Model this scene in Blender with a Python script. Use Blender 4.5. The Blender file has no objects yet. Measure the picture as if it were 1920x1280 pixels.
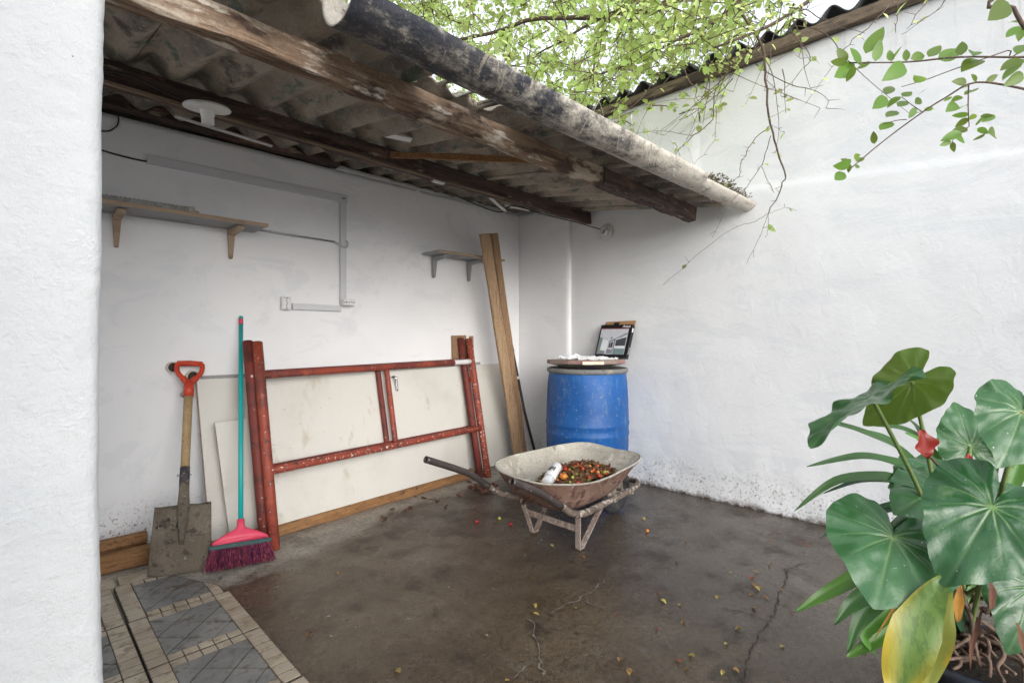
import bpy, bmesh, math, random
from mathutils import Vector, Matrix, noise
R = math.radians
rnd = random.Random(11)
scn = bpy.context.scene

# ------------------------------------------------------------------ camera
cam = bpy.data.cameras.new('camera')
cam.sensor_width = 36.0
cam.lens = 17.72
cam.shift_y = -8 / 1920
cam.clip_start = 0.02
cam.clip_end = 300
cam_ob = bpy.data.objects.new('camera', cam)
scn.collection.objects.link(cam_ob)
cam_ob.location = (0, 0, 1.12)
cam_ob.rotation_euler = (R(90), 0, R(-45))
scn.camera = cam_ob

# ------------------------------------------------------------------ sky: bright hazy overcast
SUN_EL, SUN_AZ = 13, 203          # elevation, compass azimuth (0 = +y, clockwise)
world = bpy.data.worlds.new('World')
scn.world = world
world.use_nodes = True
wt = world.node_tree
wt.nodes.clear()
sky = wt.nodes.new('ShaderNodeTexSky')
sky.sky_type = 'NISHITA'
sky.sun_disc = False
sky.sun_elevation = R(SUN_EL)
sky.sun_rotation = R(SUN_AZ)
sky.air_density = 1.0
sky.dust_density = 6.0
hs = wt.nodes.new('ShaderNodeHueSaturation')
hs.inputs['Saturation'].default_value = 0.22      # an overcast sky is nearly white
bg = wt.nodes.new('ShaderNodeBackground')
bg.inputs['Strength'].default_value = 0.15
wo = wt.nodes.new('ShaderNodeOutputWorld')
wt.links.new(sky.outputs[0], hs.inputs['Color'])
cloud = wt.nodes.new('ShaderNodeMixRGB')           # even white cloud cover over the clear sky
cloud.inputs[0].default_value = 0.7
cloud.inputs[2].default_value = (2.92, 3.1, 3.36, 1)
wt.links.new(hs.outputs[0], cloud.inputs[1])
wt.links.new(cloud.outputs[0], bg.inputs['Color'])
wt.links.new(bg.outputs[0], wo.inputs['Surface'])

sun = bpy.data.lights.new('sun', 'SUN')
sun.energy = 0.9
sun.angle = R(64)
sun.color = (1.0, 0.985, 0.96)
sun_ob = bpy.data.objects.new('sun', sun)
scn.collection.objects.link(sun_ob)
az, el = R(SUN_AZ), R(SUN_EL)
to_sun = Vector((math.sin(az) * math.cos(el), math.cos(az) * math.cos(el), math.sin(el)))
sun_ob.rotation_euler = to_sun.to_track_quat('Z', 'Y').to_euler()
sun_ob.location = (0, 0, 8)

scn.view_settings.view_transform = 'Standard'
scn.view_settings.look = 'None'
scn.view_settings.gamma = 1.0
scn.view_settings.use_curve_mapping = False
scn.view_settings.exposure = 1.70
scn.render.engine = 'CYCLES'
scn.cycles.max_bounces = 7
scn.cycles.diffuse_bounces = 5

# ------------------------------------------------------------------ measured points (metres)
SPRAY_LEAVES = [((1.489, 0.299, 1.808), (1.46, 0.331, 1.812)), ((1.497, 0.302, 1.815), (1.486, 0.322, 1.852)), ((1.529, 0.291, 1.816), (1.457, 0.327, 1.766)), ((1.486, 0.283, 1.792), (1.495, 0.302, 1.762)), ((1.516, 0.274, 1.809), (1.473, 0.294, 1.834)), ((1.576, 0.277, 1.856), (1.606, 0.243, 1.92)), ((1.582, 0.257, 1.83), (1.588, 0.248, 1.885)), ((1.543, 0.279, 1.821), (1.501, 0.292, 1.817)), ((1.559, 0.262, 1.823), (1.56, 0.293, 1.815)), ((1.588, 0.224, 1.82), (1.601, 0.231, 1.855)), ((1.601, 0.224, 1.827), (1.584, 0.204, 1.851)), ((1.632, 0.2, 1.828), (1.64, 0.2, 1.865)), ((1.596, 0.198, 1.804), (1.531, 0.223, 1.76)), ((1.648, 0.193, 1.838), (1.677, 0.162, 1.851)), ((1.669, 0.159, 1.838), (1.72, 0.141, 1.876)), ((1.687, 0.142, 1.831), (1.76, 0.105, 1.866)), ((1.703, 0.098, 1.831), (1.729, 0.098, 1.874)), ((1.728, 0.077, 1.831), (1.77, 0.072, 1.869)), ((1.777, 0.066, 1.836), (1.715, 0.093, 1.807)), ((1.618, 0.161, 1.758), (1.577, 0.178, 1.76)), ((1.92, 0.099, 1.839), (1.89, 0.124, 1.845)), ((1.913, 0.078, 1.834), (1.888, 0.086, 1.848)), ((1.92, 0.06, 1.828), (1.937, 0.033, 1.846)), ((1.857, 0.11, 1.803), (1.879, 0.095, 1.816)), ((1.861, 0.126, 1.79), (1.876, 0.146, 1.786)), ((1.903, 0.092, 1.743), (1.902, 0.13, 1.751)), ((1.913, 0.097, 1.773), (1.935, 0.117, 1.781)), ((1.877, 0.117, 1.772), (1.835, 0.131, 1.748)), ((1.846, 0.165, 1.765), (1.864, 0.186, 1.775)), ((1.815, 0.199, 1.769), (1.803, 0.217, 1.738)), ((1.781, 0.217, 1.781), (1.74, 0.233, 1.753)), ((1.778, 0.23, 1.797), (1.756, 0.258, 1.774)), ((1.71, 0.251, 1.779), (1.654, 0.27, 1.74)), ((1.751, 0.259, 1.803), (1.8, 0.252, 1.848)), ((1.725, 0.22, 1.776), (1.765, 0.205, 1.794)), ((1.779, 0.193, 1.79), (1.773, 0.169, 1.797)), ((1.765, 0.197, 1.762), (1.802, 0.184, 1.787)), ((1.774, 0.238, 1.758), (1.717, 0.256, 1.723)), ((1.744, 0.246, 1.721), (1.686, 0.265, 1.68)), ((1.718, 0.281, 1.661), (1.704, 0.281, 1.694)), ((1.919, 0.093, 1.738), (1.927, 0.126, 1.724)), ((1.903, 0.078, 1.738), (1.929, 0.094, 1.738)), ((1.894, 0.07, 1.728), (1.885, 0.043, 1.719)), ((1.91, 0.078, 1.71), (1.881, 0.068, 1.723)), ((1.912, 0.042, 1.73), (1.879, 0.068, 1.703)), ((1.913, 0.076, 1.703), (1.906, 0.054, 1.68)), ((1.886, 0.055, 1.677), (1.942, 0.03, 1.681)), ((1.905, 0.06, 1.681), (1.917, 0.086, 1.67)), ((1.917, 0.097, 1.71), (1.875, 0.128, 1.695)), ((1.871, 0.106, 1.687), (1.834, 0.144, 1.67)), ((1.872, 0.121, 1.677), (1.904, 0.096, 1.669)), ((1.858, 0.127, 1.665), (1.842, 0.153, 1.655)), ((1.89, 0.128, 1.673), (1.894, 0.124, 1.643)), ((1.649, 0.325, 1.604), (1.645, 0.347, 1.619)), ((1.637, 0.32, 1.6), (1.594, 0.347, 1.582)), ((1.699, 0.322, 1.618), (1.72, 0.302, 1.629)), ((1.665, 0.319, 1.619), (1.64, 0.302, 1.616)), ((1.648, 0.325, 1.599), (1.65, 0.329, 1.576)), ((1.629, 0.31, 1.586), (1.646, 0.303, 1.584)), ((1.653, 0.338, 1.579), (1.599, 0.354, 1.546)), ((1.884, 0.106, 1.791), (1.86, 0.127, 1.78)), ((1.892, 0.103, 1.798), (1.894, 0.088, 1.808)), ((1.905, 0.093, 1.804), (1.942, 0.076, 1.821)), ((1.645, 0.012, 1.897), (1.58, 0.039, 1.845)), ((1.721, -0.009, 1.874), (1.739, 0.013, 1.9)), ((1.682, -0.006, 1.851), (1.654, 0.018, 1.818)), ((1.714, -0.009, 1.858), (1.695, -0.006, 1.826)), ((1.697, -0.012, 1.777), (1.646, 0.024, 1.75)), ((1.695, -0.009, 1.769), (1.67, 0.024, 1.734)), ((1.692, -0.012, 1.741), (1.656, 0.014, 1.712)), ((1.734, -0.014, 1.825), (1.684, -0.004, 1.792))]
SPRAY_TWIGS = [(0.006, 0.0022, [(1.892, -0.081, 1.841), (1.825, -0.014, 1.831), (1.71, 0.101, 1.831), (1.614, 0.196, 1.818), (1.508, 0.302, 1.816)]), (0.006, 0.0018, [(2.069, -0.089, 1.782), (1.996, -0.016, 1.809), (1.901, 0.079, 1.827), (1.838, 0.141, 1.782), (1.797, 0.183, 1.745), (1.723, 0.257, 1.668), (1.65, 0.33, 1.582)]), (0.003, 0.0015, [(1.887, 0.093, 1.822), (1.886, 0.094, 1.76), (1.888, 0.092, 1.705)]), (0.002, 0.001, [(1.888, 0.092, 1.705), (1.859, 0.12, 1.674), (1.854, 0.126, 1.656)]), (0.003, 0.0012, [(1.868, -0.029, 1.879), (1.824, 0.015, 1.859), (1.727, 0.112, 1.811), (1.673, 0.165, 1.783), (1.629, 0.209, 1.765)]), (0.0075, 0.006, [(1.679, 0.018, 1.948), (1.693, 0.004, 1.903), (1.711, -0.013, 1.859), (1.746, -0.049, 1.783)]), (0.002, 0.001, [(1.796, 0.184, 1.745), (1.776, 0.204, 1.764), (1.755, 0.225, 1.787)]), (0.002, 0.001, [(1.765, 0.215, 1.724), (1.744, 0.236, 1.721), (1.713, 0.267, 1.708)])]
HANGING_TWIGS = [(0.014, 0.003, [(3.0, 1.172, 3.093), (3.119, 1.053, 2.821), (3.134, 1.037, 2.625), (3.157, 1.015, 2.359), (3.185, 0.987, 2.203), (3.214, 0.958, 2.088), (3.201, 0.971, 2.0), (3.148, 1.024, 1.844)]), (0.003, 0.0012, [(3.148, 1.024, 1.844), (3.09, 1.082, 1.797), (2.991, 1.181, 1.751), (2.859, 1.313, 1.61), (2.711, 1.461, 1.423)]), (0.0025, 0.001, [(3.148, 1.024, 1.844), (3.112, 1.06, 1.719), (3.057, 1.115, 1.548)]), (0.0025, 0.001, [(3.148, 1.024, 1.844), (3.146, 1.026, 1.751), (3.137, 1.035, 1.704)]), (0.005, 0.0015, [(3.148, 1.024, 2.353), (3.079, 1.093, 2.256), (3.04, 1.132, 2.156), (3.024, 1.148, 2.063), (2.98, 1.192, 2.016)]), (0.005, 0.0013, [(3.157, 1.015, 2.297), (3.128, 1.044, 2.156), (3.117, 1.055, 2.116), (3.057, 1.115, 2.0), (2.991, 1.181, 1.907), (2.914, 1.258, 1.704)]), (0.003, 0.001, [(3.119, 1.053, 2.116), (3.146, 1.026, 2.032), (3.172, 1.0, 1.963)]), (0.002, 0.001, [(3.146, 1.026, 1.844), (3.212, 0.96, 1.875), (3.267, 0.905, 1.863)]), (0.002, 0.001, [(3.157, 1.015, 2.406), (3.223, 0.949, 2.453)]), (0.002, 0.001, [(3.163, 1.009, 2.359), (3.216, 0.956, 2.316)]), (0.003, 0.001, [(3.139, 1.033, 2.625), (3.201, 0.971, 2.547), (3.271, 0.901, 2.506)]), (0.003, 0.001, [(3.128, 1.044, 2.75), (3.101, 1.071, 2.625), (3.053, 1.119, 2.481)]), (0.009, 0.002, [(3.28, 1.245, 3.26), (3.244, 1.281, 3.057), (3.209, 1.317, 2.82), (3.173, 1.353, 2.651), (3.161, 1.365, 2.498), (3.077, 1.449, 2.397), (2.969, 1.556, 2.244), (2.909, 1.616, 2.143)]), (0.003, 0.001, [(3.173, 1.353, 2.651), (3.077, 1.449, 2.634), (2.957, 1.568, 2.617), (2.622, 1.904, 2.532)]), (0.003, 0.001, [(3.161, 1.365, 2.532), (3.101, 1.425, 2.464), (3.017, 1.508, 2.312)]), (0.003, 0.001, [(3.177, 1.348, 2.583), (3.18, 1.346, 2.447), (3.168, 1.358, 2.363), (3.077, 1.449, 2.21)]), (0.003, 0.001, [(3.077, 1.449, 2.397), (2.933, 1.592, 2.43), (2.79, 1.736, 2.407)]), (0.003, 0.001, [(2.998, 1.528, 2.346), (3.017, 1.508, 2.261)]), (0.004, 0.001, [(2.84, 0.272, 2.591), (2.774, 0.337, 2.463)]), (0.004, 0.001, [(2.905, 0.206, 2.603), (2.84, 0.272, 2.521), (2.757, 0.354, 2.44)]), (0.004, 0.001, [(2.757, 0.354, 2.615), (2.741, 0.37, 2.521), (2.739, 0.372, 2.447)]), (0.005, 0.001, [(2.99, 0.404, 2.725), (2.918, 0.476, 2.623), (2.828, 0.566, 2.509), (2.775, 0.62, 2.408), (2.685, 0.709, 2.23)])]
LIMBS = [(0.05, 0.018, [(4.377, 0.714, 4.251), (4.022, 1.239, 3.844), (3.778, 1.652, 3.778), (3.701, 1.899, 3.768), (3.67, 2.1, 3.762), (3.608, 2.332, 3.822), (3.591, 2.518, 3.863), (3.488, 2.791, 3.93), (3.344, 3.105, 3.991), (3.204, 3.414, 3.953), (3.035, 3.753, 3.949)]), (0.018, 0.006, [(3.501, 2.439, 3.778), (3.427, 2.654, 3.723), (3.408, 2.815, 3.69), (3.367, 2.997, 3.668), (3.322, 3.184, 3.612), (3.112, 3.534, 3.617)]), (0.03, 0.008, [(4.134, 0.674, 4.077), (3.889, 1.061, 3.794), (3.785, 1.306, 3.642), (3.668, 1.564, 3.438), (3.54, 1.834, 3.34), (3.4, 2.116, 3.233), (3.218, 2.439, 3.16)]), (0.03, 0.008, [(3.782, 0.46, 3.603), (3.558, 0.685, 3.317), (3.378, 0.864, 3.126), (3.199, 1.044, 2.968), (2.974, 1.268, 2.841)])]
HEART_LEAVES = [((1.408, 0.034, 0.777), (1.279, 0.092, 0.648), 1.0, (-0.62, -0.35, 0.7), 'dark'), ((1.366, 0.19, 0.684), (1.221, 0.194, 0.595), 1.32, (-0.35, -0.35, 0.87), 'pale'), ((1.548, 0.177, 1.012), (1.559, 0.279, 0.892), 0.85, (-0.75, -0.2, 0.62), 'olive'), ((1.453, 0.244, 0.981), (1.253, 0.331, 0.89), 0.75, (-0.1, 0.48, 0.87), 'pale'), ((1.395, -0.009, 0.975), (1.3, 0.015, 0.888), 1.0, (-0.62, -0.45, 0.65), 'pale'), ((1.957, 0.093, 0.806), (1.999, 0.123, 0.934), 1.0, (-0.85, -0.4, 0.3), 'pale'), ((1.671, 0.139, 0.731), (1.522, 0.203, 0.71), 1.0, (-0.3, -0.3, 0.9), 'pale'), ((1.812, 0.111, 0.752), (1.627, 0.212, 0.761), 1.0, (-0.15, -0.15, 0.97), 'pale'), ((1.609, -0.025, 0.565), (1.527, 0.0, 0.437), 1.0, (-0.6, -0.5, 0.6), 'dark')]
STRAP_LEAVES = [([(1.97, 0.152, 0.648), (1.891, 0.195, 0.72), (1.809, 0.242, 0.798), (1.728, 0.287, 0.843), (1.622, 0.358, 0.886)], 0.036, 'green'), ([(1.904, 0.147, 0.664), (1.81, 0.198, 0.735), (1.723, 0.242, 0.774), (1.623, 0.3, 0.8), (1.49, 0.391, 0.778)], 0.034, 'green'), ([(1.838, 0.142, 0.672), (1.726, 0.201, 0.71), (1.627, 0.246, 0.75), (1.497, 0.324, 0.754), (1.379, 0.389, 0.689)], 0.034, 'green'), ([(1.97, 0.152, 0.632), (1.864, 0.204, 0.636), (1.761, 0.254, 0.637), (1.64, 0.322, 0.623), (1.538, 0.371, 0.581)], 0.028, 'dark'), ([(2.035, 0.157, 0.641), (2.011, 0.181, 0.734), (1.976, 0.216, 0.81), (1.934, 0.258, 0.844), (1.88, 0.312, 0.848)], 0.032, 'green'), ([(2.101, 0.162, 0.625), (2.064, 0.199, 0.765), (2.033, 0.23, 0.844), (1.984, 0.279, 0.887)], 0.02, 'green'), ([(2.071, 0.121, 0.666), (2.065, 0.127, 0.734), (2.035, 0.157, 0.776), (2.011, 0.181, 0.801)], 0.045, 'bright'), ([(1.773, 0.136, 0.622), (1.64, 0.26, 0.514), (1.539, 0.352, 0.444), (1.467, 0.414, 0.393)], 0.04, 'bright'), ([(1.707, 0.131, 0.605), (1.579, 0.25, 0.48), (1.521, 0.299, 0.435), (1.483, 0.327, 0.389)], 0.042, 'green'), ([(1.707, 0.131, 0.569), (1.58, 0.239, 0.463), (1.52, 0.281, 0.4), (1.483, 0.298, 0.332)], 0.042, 'green'), ([(1.713, 0.154, 0.489), (1.621, 0.245, 0.388), (1.586, 0.281, 0.338), (1.614, 0.253, 0.28)], 0.03, 'bright'), ([(1.726, 0.155, 0.448), (1.639, 0.242, 0.339), (1.587, 0.293, 0.295), (1.564, 0.317, 0.277)], 0.03, 'bright'), ([(1.313, 0.101, 0.642), (1.29, 0.116, 0.612), (1.259, 0.138, 0.551), (1.236, 0.152, 0.5), (1.218, 0.163, 0.446), (1.203, 0.169, 0.418)], 0.082, 'yellow'), ([(1.479, 0.105, 0.597), (1.471, 0.113, 0.523), (1.462, 0.122, 0.45), (1.449, 0.135, 0.371), (1.44, 0.143, 0.322)], 0.05, 'yellowgreen'), ([(1.576, 0.121, 0.585), (1.548, 0.149, 0.546), (1.525, 0.172, 0.513), (1.511, 0.186, 0.474)], 0.03, 'ochre'), ([(1.608, 0.16, 0.549), (1.579, 0.189, 0.502), (1.55, 0.218, 0.44), (1.516, 0.252, 0.365)], 0.014, 'ochre'), ([(1.537, 0.09, 0.57), (1.532, 0.094, 0.507), (1.532, 0.094, 0.47)], 0.04, 'ochre'), ([(1.54, 0.044, 0.591), (1.546, 0.038, 0.548), (1.544, 0.04, 0.499)], 0.03, 'brown'), ([(2.08, 0.042, 0.812), (2.068, 0.053, 0.787), (2.051, 0.071, 0.746), (2.039, 0.082, 0.697)], 0.05, 'bright'), ([(1.486, -0.001, 0.526), (1.492, -0.007, 0.492), (1.5, -0.015, 0.446)], 0.03, 'brown'), ([(1.697, 0.141, 0.598), (1.717, 0.121, 0.477), (1.737, 0.101, 0.385), (1.752, 0.086, 0.314)], 0.04, 'dark'), ([(2.075, 0.16, 0.623), (2.018, 0.188, 0.663), (1.951, 0.227, 0.72), (1.879, 0.271, 0.808), (1.79, 0.331, 0.844), (1.692, 0.401, 0.876)], 0.03, 'green'), ([(1.97, 0.152, 0.64), (1.891, 0.195, 0.688), (1.815, 0.236, 0.707), (1.701, 0.314, 0.714), (1.601, 0.379, 0.687)], 0.026, 'dark'), ([(1.975, 0.146, 0.648), (1.964, 0.157, 0.714), (1.947, 0.175, 0.771), (1.923, 0.198, 0.812), (1.889, 0.233, 0.836)], 0.03, 'bright'), ([(2.126, 0.137, 0.652), (2.138, 0.125, 0.73), (2.15, 0.112, 0.774), (2.138, 0.125, 0.809)], 0.045, 'bright'), ([(1.904, 0.147, 0.632), (1.827, 0.188, 0.625), (1.752, 0.228, 0.603), (1.678, 0.266, 0.545), (1.611, 0.298, 0.474)], 0.03, 'dark'), ([(1.979, 0.001, 0.741), (1.968, 0.012, 0.802), (1.952, 0.028, 0.84), (1.925, 0.055, 0.863)], 0.05, 'bright'), ([(1.572, 0.054, 0.507), (1.563, 0.063, 0.457), (1.554, 0.072, 0.413), (1.552, 0.074, 0.363)], 0.02, 'brown'), ([(1.681, 0.129, 0.536), (1.641, 0.169, 0.487), (1.602, 0.208, 0.438), (1.582, 0.228, 0.368)], 0.03, 'dark')]
SPATHES = [((1.627, 0.141, 0.85), (1.573, 0.153, 0.829), (1.562, 0.163, 0.896), (1.707, 0.131, 0.75)), ((1.747, 0.091, 0.782), (1.748, 0.09, 0.775), (1.752, 0.086, 0.821), (1.814, 0.095, 0.725))]
FLOOR_LEAVES = [((2.768, 1.621), 'y'), ((2.782, 1.458), 'y'), ((2.763, 1.196), 'o'), ((2.35, 1.189), 'o'), ((2.376, 0.836), 'o'), ((2.647, 0.787), 'o'), ((2.52, 0.875), 'y'), ((2.642, 0.855), 'o'), ((2.423, 0.735), 'o'), ((2.352, 0.812), 'y'), ((2.371, 0.807), 'y'), ((2.284, 0.815), 'o'), ((2.174, 0.761), 'y'), ((2.297, 0.758), 'o'), ((1.871, 0.922), 'o'), ((1.958, 1.053), 'y'), ((2.005, 1.101), 'o'), ((1.984, 0.992), 'y'), ((1.508, 1.371), 'y'), ((1.552, 1.417), 'y'), ((1.255, 1.709), 'o'), ((1.722, 1.582), 'o'), ((1.103, 2.276), 'o'), ((1.188, 2.309), 'o'), ((0.921, 1.463), 'y'), ((0.802, 1.881), 'o'), ((1.499, 0.971), 'o'), ((1.696, 0.807), 'y'), ((1.852, 0.747), 'y'), ((1.727, 0.664), 'o'), ((1.469, 0.914), 'o'), ((1.684, 0.691), 'y'), ((1.15, 1.17), 'o'), ((1.979, 0.597), 'y'), ((1.978, 0.753), 'y'), ((1.612, 0.783), 'o'), ((2.061, 1.758), 'y'), ((2.069, 1.555), 'o'), ((3.047, 0.831), 'r'), ((3.038, 0.79), 'r'), ((1.637, 0.825), 'r'), ((2.158, 0.909), 'y'), ((2.428, 0.959), 'y'), ((1.759, 0.973), 'r'), ((3.055, 0.812), 'r'), ((2.439, 0.865), 'r')]
BROWN_LEAVES = [(1.76, 2.86), (1.858, 2.805), (2.019, 2.97), (2.083, 2.808), (2.039, 2.901), (2.246, 2.777), (1.869, 2.809), (2.045, 2.662), (2.082, 2.219), (1.642, 2.76), (1.81, 2.782), (2.582, 2.901), (2.586, 2.999), (2.564, 2.82), (2.503, 2.843), (2.509, 2.973)]
CRACKS = [[(2.855, 0.683), (2.761, 0.753), (2.657, 0.776), (2.492, 0.741), (2.387, 0.731), (2.197, 0.693), (2.12, 0.688), (2.019, 0.687), (1.895, 0.672), (1.801, 0.66), (1.683, 0.627), (1.6, 0.607)], [(2.12, 0.688), (2.117, 0.772), (2.081, 0.865)]]
PALE_SEAMS = [[(1.469, 1.393), (1.45, 1.332), (1.363, 1.226), (1.303, 1.159), (1.249, 1.105)], [(1.552, 1.338), (1.645, 1.33), (1.741, 1.314), (1.87, 1.328), (1.983, 1.343)], [(1.734, 1.309), (1.727, 1.254), (1.737, 1.186)], [(1.164, 1.164), (1.227, 1.176), (1.307, 1.175)]]
PAINT_CHIPS = [(0.843, 2.342), (0.855, 2.344), (0.954, 1.807), (0.856, 1.817), (0.909, 1.953), (0.943, 1.946), (1.125, 1.71), (1.856, 2.072), (1.834, 1.337), (1.396, 1.802), (2.041, 1.836), (2.084, 1.855), (1.64, 1.985), (1.263, 1.113), (2.556, 1.404), (1.883, 1.786), (0.709, 1.794), (0.879, 1.779), (2.123, 0.976), (1.484, 1.957), (1.273, 1.409)]

# ------------------------------------------------------------------ helpers
COL = scn.collection


class MB:
    """collects verts / faces and links them as one mesh object"""
    def __init__(s):
        s.v, s.f, s.m, s.sm, s.at = [], [], [], [], {}

    def vert(s, p):
        s.v.append(tuple(p))
        return len(s.v) - 1

    def face(s, idx, mat=0, smooth=False):
        s.f.append(tuple(idx)); s.m.append(mat); s.sm.append(smooth)

    def box(s, c, size, rot=None, mat=0, jit=0.0):
        hx, hy, hz = size[0] / 2, size[1] / 2, size[2] / 2
        n = len(s.v)
        for sx, sy, sz in ((-1, -1, -1), (1, -1, -1), (1, 1, -1), (-1, 1, -1), (-1, -1, 1), (1, -1, 1), (1, 1, 1), (-1, 1, 1)):
            p = Vector((sx * hx + rnd.uniform(-jit, jit), sy * hy + rnd.uniform(-jit, jit), sz * hz + rnd.uniform(-jit, jit)))
            if rot is not None:
                p = rot @ p
            s.v.append(tuple(p + Vector(c)))
        for q in ((0, 3, 2, 1), (4, 5, 6, 7), (0, 1, 5, 4), (1, 2, 6, 5), (2, 3, 7, 6), (3, 0, 4, 7)):
            s.face([n + i for i in q], mat)

    def plank(s, a, b, up, w, t, n=10, jit=0.002, mat=0, ends=0.0):
        """board from a to b: width w along `up`, thickness t across, edges slightly uneven"""
        a, b, up = Vector(a), Vector(b), Vector(up)
        d = (b - a); L = d.length; d.normalize()
        side = d.cross(up).normalized(); up = side.cross(d).normalized()
        rows = []
        for i in range(n + 1):
            p = a + d * (L * i / n)
            j = lambda k: noise.noise(p * 5 + Vector((k * 3.1, 0, 0))) * jit * 2
            off = [(-w / 2, -t / 2), (w / 2, -t / 2), (w / 2, t / 2), (-w / 2, t / 2)]
            e = Vector((0, 0, 0))
            r = []
            ch = min(w, t) * 0.12
            prof = [(-w / 2 + ch, -t / 2), (w / 2 - ch, -t / 2), (w / 2, -t / 2 + ch), (w / 2, t / 2 - ch), (w / 2 - ch, t / 2), (-w / 2 + ch, t / 2), (-w / 2, t / 2 - ch), (-w / 2, -t / 2 + ch)]
            for k, (x, y) in enumerate(prof):
                e = d * (rnd.uniform(-ends, ends) if i in (0, n) else 0)
                r.append(s.vert(p + up * (x + j(k)) + side * (y + j(k + 9)) + e))
            rows.append(r)
        for i in range(n):
            for k in range(8):
                s.face((rows[i][k], rows[i][(k + 1) % 8], rows[i + 1][(k + 1) % 8], rows[i + 1][k]), mat)
        s.face(rows[0][::-1], mat); s.face(rows[-1], mat)

    def tube(s, pts, rad, seg=8, mat=0, cap=True, wob=0.0):
        pts = [Vector(p) for p in pts]
        n = len(pts)
        if not isinstance(rad, (list, tuple)):
            rad = [rad] * n
        if len(rad) == 2 and n != 2:
            rad = [rad[0] + (rad[1] - rad[0]) * i / (n - 1) for i in range(n)]
        t0 = (pts[1] - pts[0]).normalized()
        ref = Vector((0, 0, 1)) if abs(t0.z) < 0.9 else Vector((1, 0, 0))
        nrm = t0.cross(ref).normalized()
        rows = []
        for i, p in enumerate(pts):
            t = (pts[min(i + 1, n - 1)] - pts[max(i - 1, 0)]).normalized()
            nrm = (nrm - t * nrm.dot(t)).normalized()
            bi = t.cross(nrm)
            r = []
            for k in range(seg):
                a = 2 * math.pi * k / seg
                rr = rad[i] * (1 + wob * noise.noise(p * 40 + Vector((k, 0, 0))))
                r.append(s.vert(p + (nrm * math.cos(a) + bi * math.sin(a)) * rr))
            rows.append(r)
        for i in range(n - 1):
            for k in range(seg):
                s.face((rows[i][k], rows[i][(k + 1) % seg], rows[i + 1][(k + 1) % seg], rows[i + 1][k]), mat, True)
        if cap:
            s.face(rows[0][::-1], mat); s.face(rows[-1], mat)
        return rows

    def pipe(s, pts, ro, ri, seg=16, mat=0):
        """hollow tube"""
        a = s.tube(pts, ro, seg, mat, cap=False)
        b = s.tube(pts, ri, seg, mat, cap=False)
        for e in (0, -1):
            for k in range(seg):
                s.face((a[e][k], a[e][(k + 1) % seg], b[e][(k + 1) % seg], b[e][k]), mat)

    def lathe(s, prof, c=(0, 0, 0), seg=32, mat=0, M=None, sharp=False):
        rows = []
        for (r, z) in prof:
            row = []
            for k in range(seg):
                a = 2 * math.pi * k / seg
                p = Vector((r * math.cos(a), r * math.sin(a), z))
                if M is not None:
                    p = M @ p
                row.append(s.vert(p + Vector(c)))
            rows.append(row)
        for i in range(len(rows) - 1):
            for k in range(seg):
                s.face((rows[i][k], rows[i][(k + 1) % seg], rows[i + 1][(k + 1) % seg], rows[i + 1][k]), mat, not sharp)
        return rows

    def prism(s, poly, z0, z1, mat=0, inset=0.0):
        n = len(poly)
        cx = sum(p[0] for p in poly) / n; cy = sum(p[1] for p in poly) / n
        lo = [s.vert((p[0], p[1], z0)) for p in poly]
        hi = [s.vert((p[0] + (cx - p[0]) * inset, p[1] + (cy - p[1]) * inset, z1)) for p in poly]
        s.face(lo[::-1], mat); s.face(hi, mat)
        for i in range(n):
            s.face((lo[i], lo[(i + 1) % n], hi[(i + 1) % n], hi[i]), mat)

    def mesh(s, name, mats):
        me = bpy.data.meshes.new(name)
        me.from_pydata(s.v, [], s.f)
        me.polygons.foreach_set('material_index', s.m)
        me.polygons.foreach_set('use_smooth', s.sm)
        for m in (mats if isinstance(mats, (list, tuple)) else [mats]):
            me.materials.append(m)
        for k, vals in s.at.items():
            a = me.attributes.new(k, 'FLOAT', 'POINT')
            a.data.foreach_set('value', vals)
        me.update()
        return me

    def build(s, name, mats, parent=None, recalc=True, bevel=0.0):
        me = s.mesh(name, mats)
        if recalc:
            bm = bmesh.new(); bm.from_mesh(me)
            bmesh.ops.recalc_face_normals(bm, faces=bm.faces)
            bm.to_mesh(me); bm.free()
        o = link(name, me, parent)
        if bevel:
            b = o.modifiers.new('bevel', 'BEVEL'); b.width = bevel; b.segments = 2; b.limit_method = 'ANGLE'
        return o


def link(name, data, parent=None, M=None):
    o = bpy.data.objects.new(name, data)
    COL.objects.link(o)
    if parent is not None:
        o.parent = parent
        P = Matrix.Translation(parent.location) if parent.type == 'EMPTY' else Matrix.Identity(4)
        o.matrix_parent_inverse = P.inverted()
    if M is not None:
        o.matrix_basis = M
    return o


def tag(o, label, cat=None, group=None, kind=None):
    if label: o['label'] = label
    if cat: o['category'] = cat
    if group: o['group'] = group
    if kind: o['kind'] = kind
    return o


def thing(name, label, cat, loc, group=None):
    o = bpy.data.objects.new(name, None)
    COL.objects.link(o)
    o.location = loc
    o.empty_display_size = 0.1
    return tag(o, label, cat, group)


def smooth_path(pts, k=4):
    pts = [Vector(p) for p in pts]
    out = []
    n = len(pts)
    for i in range(n - 1):
        p0, p1, p2, p3 = pts[max(i - 1, 0)], pts[i], pts[i + 1], pts[min(i + 2, n - 1)]
        for j in range(k):
            t = j / k
            out.append(0.5 * ((2 * p1) + (p2 - p0) * t + (2 * p0 - 5 * p1 + 4 * p2 - p3) * t * t + (3 * p1 - p0 - 3 * p2 + p3) * t ** 3))
    out.append(pts[-1])
    return out


def frame(origin, zdir, xhint):
    z = Vector(zdir).normalized(); x = Vector(xhint)
    x = (x - z * x.dot(z)).normalized(); y = z.cross(x)
    M = Matrix((x, y, z)).transposed().to_4x4()
    M.translation = Vector(origin)
    return M


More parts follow.
